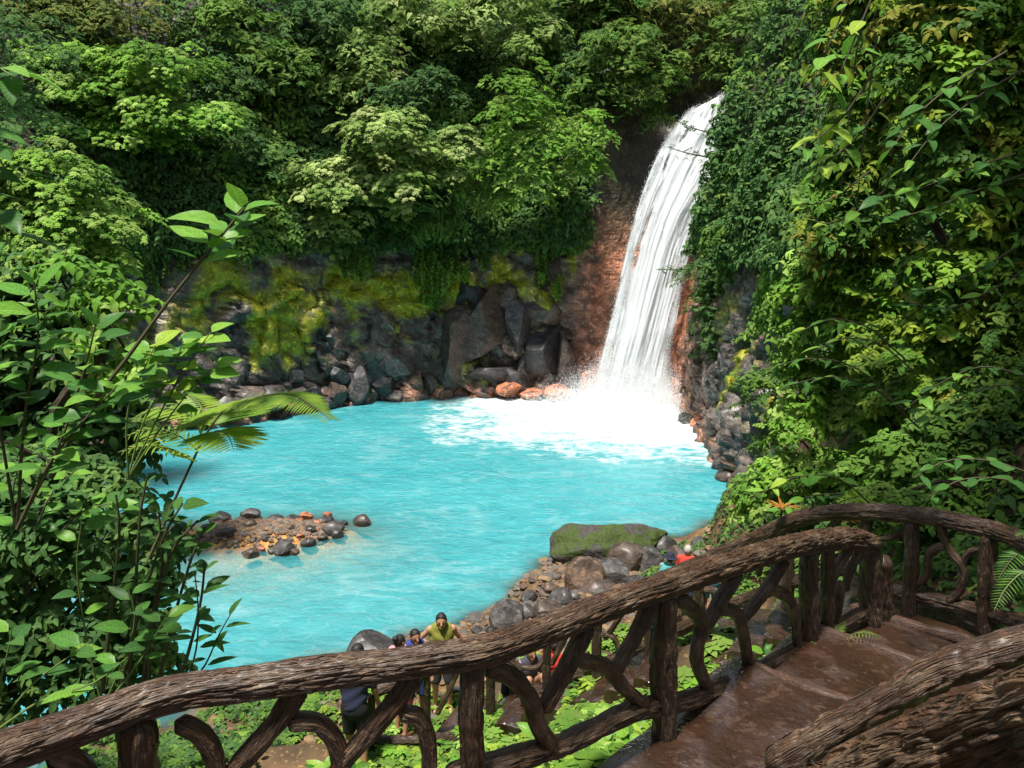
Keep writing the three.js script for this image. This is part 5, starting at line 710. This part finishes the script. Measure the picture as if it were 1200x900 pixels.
// arms: [elbow, wrist] for each side in the figure's own axes (x to its left, y up, z ahead); sit: seated with knees bent
function person(label, pos, yaw, o) {
  const g = thing('person', label, 'person', pos, undefined), k = o.height / 1.72, sit = o.sit, P = (x, y, z) => V(x, y, z), lean = o.lean ?? 0; g.rotation.y = yaw; g.scale.setScalar(k);
  const hy = sit ? 0.10 : 0.92, hip = [P(0.09, hy, 0), P(-0.09, hy, 0)], pel = P(0, hy + 0.05, 0), che = P(0, hy + 0.38, lean * 0.35), nec = P(0, hy + 0.57, lean * 0.6), hd = P((o.turn ?? 0) * 0.03, hy + 0.70 - (o.nod ?? 0) * 0.03, lean * 0.75 + 0.03 + (o.nod ?? 0) * 0.06);
  const sho = [P(0.175, hy + 0.50, lean * 0.5), P(-0.175, hy + 0.50, lean * 0.5)];
  const leg = o.legs ?? (sit ? [[P(0.13, 0.42, 0.36), P(0.12, 0.03, 0.50)], [P(-0.13, 0.42, 0.36), P(-0.12, 0.03, 0.50)]] : [[P(0.11, 0.49, 0.05), P(0.11, 0.08, 0)], [P(-0.11, 0.49, 0.04), P(-0.12, 0.08, -0.04)]]);
  const arm = (o.arms ?? [[[0.24, -0.27, 0.02], [0.25, -0.50, 0.10]], [[-0.24, -0.27, 0.02], [-0.25, -0.50, 0.10]]]).map((a) => a.map(([x, y, z]) => P(x, sho[0].y + y, z + lean * 0.5)));
  const w = o.wide ?? 1, torso = (x, y, z) => { let d = cone(x * 0.78 / w, y, z, pel, che, 0.118, 0.125); d = smin(d, cone(x * 0.72 / w, y, z, che, nec.clone().lerp(che, 0.3), 0.12, 0.085), 0.05); for (const s of [0, 1]) d = smin(d, cone(x, y, z, sho[s], nec.clone().lerp(che, 0.35), 0.058, 0.06), 0.05); return d; };
  const legs = (x, y, z) => { let d = 9; for (const s of [0, 1]) { d = Math.min(d, smin(cone(x, y, z, hip[s], leg[s][0], 0.085, 0.056), cone(x, y, z, leg[s][0], leg[s][1], 0.056, 0.036), 0.03)); } return d; };
  const arms = (x, y, z) => { let d = 9; for (const s of [0, 1]) d = Math.min(d, smin(cone(x, y, z, sho[s], arm[s][0], 0.05, 0.040), cone(x, y, z, arm[s][0], arm[s][1], 0.040, 0.026), 0.02)); return d; };
  const feet = (x, y, z) => { let d = 9; for (const s of [0, 1]) { const a = leg[s][1]; d = Math.min(d, cone(x, y, z, P(a.x, a.y - 0.03, a.z - 0.02), P(a.x * 1.15, a.y - 0.045, a.z + 0.16), 0.036, 0.027)); } return d; };
  const head = (x, y, z) => { let d = (Math.hypot((x - hd.x) / 0.078, (y - hd.y - 0.01) / 0.108, (z - hd.z + 0.01) / 0.095) - 1) * 0.08; d = smin(d, cone(x, y, z, P(hd.x, hd.y - 0.075, hd.z + 0.02), P(hd.x, hd.y - 0.085, hd.z + 0.05), 0.05, 0.032), 0.03); d = smin(d, cone(x, y, z, P(hd.x, hd.y + 0.01, hd.z + 0.085), P(hd.x, hd.y - 0.025, hd.z + 0.103), 0.008, 0.014), 0.012); for (const s of [-1, 1]) d = smin(d, cone(x, y, z, P(hd.x + s * 0.078, hd.y - 0.015, hd.z - 0.005), P(hd.x + s * 0.082, hd.y + 0.02, hd.z - 0.015), 0.012, 0.015), 0.008); return smin(d, cone(x, y, z, nec, P(hd.x, hd.y - 0.06, hd.z - 0.02), 0.056, 0.05), 0.03); };
  const all = [...hip, pel, che, nec, hd, ...sho, ...leg.flat(), ...arm.flat()], [lo, hi] = bounds(all, 0.2), skin = std({ color: rgb(o.skin ?? [0.40, 0.20, 0.12]), roughness: 0.55 });
  const body = netMesh((x, y, z) => smin(smin(smin(torso(x, y, z), legs(x, y, z), 0.04), arms(x, y, z), 0.03), smin(feet(x, y, z), head(x, y, z), 0.02), 0.02), lo, hi, 0.02), hands = [];
  for (const s of [0, 1]) {                                        // palm, four fingers and a thumb, a little curled
    const wr = arm[s][1], ax = wr.clone().sub(arm[s][0]).normalize(), inw = P(s ? 1 : -1, 0, 0.25), nrm = inw.sub(ax.clone().multiplyScalar(inw.dot(ax))).normalize(), acr = ax.clone().cross(nrm), q = (a, b, c) => wr.clone().addScaledVector(ax, a).addScaledVector(acr, b).addScaledVector(nrm, c), B = [];
    for (let i = 0; i < 4; i++) { const b = (i - 1.5) * 0.020, L = [0.062, 0.074, 0.070, 0.052][i]; B.push([q(0.0, b * 0.6, 0), q(0.085, b, 0), 0.017, 0.0105], [q(0.085, b, 0), q(0.085 + L * 0.55, b * 1.1, 0.012), 0.0095, 0.0085], [q(0.085 + L * 0.55, b * 1.1, 0.012), q(0.085 + L * 0.9, b * 1.1, 0.032), 0.0085, 0.007]); }
    B.push([q(0.02, 0.022, 0.008), q(0.06, 0.052, 0.02), 0.014, 0.011], [q(0.06, 0.052, 0.02), q(0.09, 0.06, 0.032), 0.0105, 0.008]);
    const [a, b] = bounds(B.flatMap((c) => [c[0], c[1]]), 0.03); hands.push(netMesh((x, y, z) => { let d = 9; for (const c of B) d = smin(d, cone(x, y, z, ...c), 0.005); return d; }, a, b, 0.006));
  }
  const hb = bounds([hd, nec], 0.15), face = netMesh((x, y, z) => head(x, y, z) - 0.001, hb[0], hb[1], 0.008);
  part('body', mergeGeometries([body, ...hands, face]), skin, g);
  const cloth = (name, f, c, extra) => part(name, netMesh(f, lo.clone().subScalar(0.03), hi, 0.021), std({ color: rgb(c), roughness: 0.9, ...extra }), g);
  const cut = hy + 0.06;
  if (o.top) cloth('shirt', (x, y, z) => { let d = torso(x, y, z) - 0.016 - 0.006 * Math.sin(y * 40 + x * 25); if (o.sleeves) { let a = 9; for (const s of [0, 1]) a = Math.min(a, cone(x, y, z, sho[s], sho[s].clone().lerp(arm[s][0], 0.75), 0.066, 0.058)); d = smin(d, a, 0.03); } else for (const s of [0, 1]) d = Math.max(d, 0.062 - Math.hypot(x - sho[s].x * 1.16, (y - sho[s].y) * 0.6, z - sho[s].z)); d = Math.max(d, cut - 0.10 - y, 0.055 - Math.hypot(x, (y - nec.y) * 0.7, z - nec.z - 0.03)); return d; }, o.top, { map: null });
  if (o.bottom) cloth('shorts', (x, y, z) => { let d = smin(cone(x * 0.75, y, z, P(0, hy + 0.08, 0), P(0, hy - 0.02, 0), 0.128, 0.13), 9, 0.01); for (const s of [0, 1]) d = smin(d, cone(x, y, z, hip[s], hip[s].clone().lerp(leg[s][0], o.long ?? 0.85), 0.10, 0.088 ), 0.03); return Math.max(d, y - hy - 0.11, o.long > 1 ? -9 : (sit ? -9 : leg[0][0].y + 0.02 - y)); }, o.bottom);
  part('hair', netMesh((x, y, z) => { let d = (Math.hypot((x - hd.x) / 0.088, (y - hd.y - 0.02) / 0.112, (z - hd.z + 0.015) / 0.106) - 1) * 0.09 + 0.006 * Math.sin(x * 190) * Math.sin(z * 170); d = Math.max(d, (z - hd.z) * 0.9 - (y - hd.y) * 0.9 + 0.005, hd.y - 0.05 - y - Math.max(0, hd.z - 0.02 - z) * (o.longHair ? 4 : 0.4)); if (o.bun) d = smin(d, Math.hypot(x - hd.x, y - hd.y - 0.09, z - hd.z + 0.10) - 0.05, 0.02); return d; }, hb[0].clone().subScalar(0.06), hb[1].clone().addScalar(0.06), 0.011), std({ color: rgb(o.hair ?? [0.012, 0.009, 0.008]), roughness: 0.6 }), g);
  for (const s of [-1, 1]) { const e = part('eye', new THREE.SphereGeometry(0.0105, 10, 8), std({ color: rgb([0.03, 0.02, 0.015]), roughness: 0.2 }), g); e.position.set(hd.x + s * 0.032, hd.y + 0.005, hd.z + 0.076); }
  const mo = part('mouth', new THREE.SphereGeometry(0.012, 10, 6), std({ color: rgb([0.30, 0.09, 0.07]), roughness: 0.5 }), g); mo.scale.set(1.7, 0.45, 0.6); mo.position.set(hd.x, hd.y - 0.058, hd.z + 0.081);
  if (o.hat) { const hat = part('hat', new THREE.LatheGeometry([[0, 0.105], [0.06, 0.10], [0.088, 0.07], [0.094, 0.0], [0.13, -0.012], [0.165, -0.022], [0.163, -0.028], [0.09, -0.012], [0.088, 0]].map(([x, y]) => new THREE.Vector2(x, y)), 28), std({ color: rgb(o.hat), roughness: 0.8, side: THREE.DoubleSide }), g); hat.position.set(hd.x, hd.y + 0.045, hd.z - 0.01); hat.rotation.x = 0.1; }
  return g;
}
// feet on the ground under the pixel of the feet; the distance is that of the lower path
const stand = (px, py, d) => { const p = at(px, py, d); p.y = groundY(p.x, p.z) + 0.02; return p; };
// so that a head shows at pixel row py: the figure stands where its own height brings it there
function standHead(px, py, height, d0) { let best = null, e = 1e9; for (let d = d0 - 2; d < d0 + 3; d += 0.05) { const p = at(px, py, d), gy = groundY(p.x, p.z), m = Math.abs(p.y - gy - height * 0.94); if (m < e) { e = m; best = V(p.x, gy + 0.01, p.z); } } return best; }
person('man in an olive tank top standing with hands near his hips', standHead(517, 724, 1.72, 12), 0.1, { height: 1.72, top: [0.20, 0.20, 0.03], bottom: [0.03, 0.03, 0.035], nod: 0.9, arms: [[[0.30, -0.22, -0.08], [0.22, -0.42, 0.06]], [[-0.36, -0.20, -0.06], [-0.30, -0.44, 0.08]]], skin: [0.46, 0.24, 0.14] });
person('woman with a dark hair bun and pink top facing the water', standHead(468, 752, 1.55, 11.6), 2.4, { height: 1.52, top: [0.55, 0.25, 0.28], sleeves: true, bottom: [0.40, 0.06, 0.10], bun: true, turn: 0.5 });
person('boy in a navy blue vest standing beside the woman in pink', standHead(485, 742, 1.55, 12), 0.5, { height: 1.52, top: [0.03, 0.05, 0.20], bottom: [0.02, 0.05, 0.16], nod: 0.6 });
person('person in black shorts and dark blue shirt half hidden under the thick handrail', standHead(413, 776, 1.6, 11.0), 2.9, { height: 1.6, top: [0.02, 0.025, 0.06], sleeves: true, bottom: [0.012, 0.012, 0.014], lean: 0.2 });
person('person in a white top bending forward on the lower path', standHead(601, 772, 1.4, 12), -0.9, { height: 1.6, top: [0.6, 0.55, 0.5], bottom: [0.02, 0.02, 0.03], lean: 0.5, arms: [[[0.22, -0.2, 0.2], [0.12, -0.38, 0.36]], [[-0.22, -0.2, 0.2], [-0.12, -0.38, 0.36]]] });
person('person in dark clothes crouching between the white and red tops', stand(618, 800, 12.2), 0.4, { height: 1.6, sit: true, top: [0.05, 0.05, 0.07], sleeves: true, bottom: [0.02, 0.03, 0.08], lean: 0.2 });
person('child with black hair and a bright red shirt seen through the braces', standHead(650, 767, 1.25, 12.2), 2.6, { height: 1.28, top: [0.65, 0.03, 0.02], sleeves: true, bottom: [0.04, 0.04, 0.05] });
person('person in pale lilac shorts seated low behind the railing posts', stand(706, 782, 11.6), -0.4, { height: 1.6, sit: true, top: [0.40, 0.28, 0.24], bottom: [0.58, 0.58, 0.72], lean: 0.15 });
person('woman in a dark brimmed hat and teal floral top walking the lower path', standHead(785, 655, 1.6, 15.5), 2.6, { height: 1.6, top: [0.10, 0.42, 0.42], bottom: [0.55, 0.06, 0.04], hat: [0.012, 0.018, 0.04], wide: 1.08, skin: [0.55, 0.28, 0.2] });
person('grey haired person in a red top behind the woman with the hat', standHead(806, 646, 1.62, 16), 2.8, { height: 1.62, top: [0.55, 0.05, 0.03], sleeves: true, bottom: [0.08, 0.10, 0.16], hair: [0.42, 0.38, 0.35], skin: [0.5, 0.27, 0.2] });
person('person in a white and lilac shirt following on the lower path', standHead(835, 650, 1.6, 15), 2.9, { height: 1.62, top: [0.6, 0.56, 0.68], sleeves: true, bottom: [0.05, 0.16, 0.2], hair: [0.10, 0.05, 0.025] });

renderer.render(scene, camera);
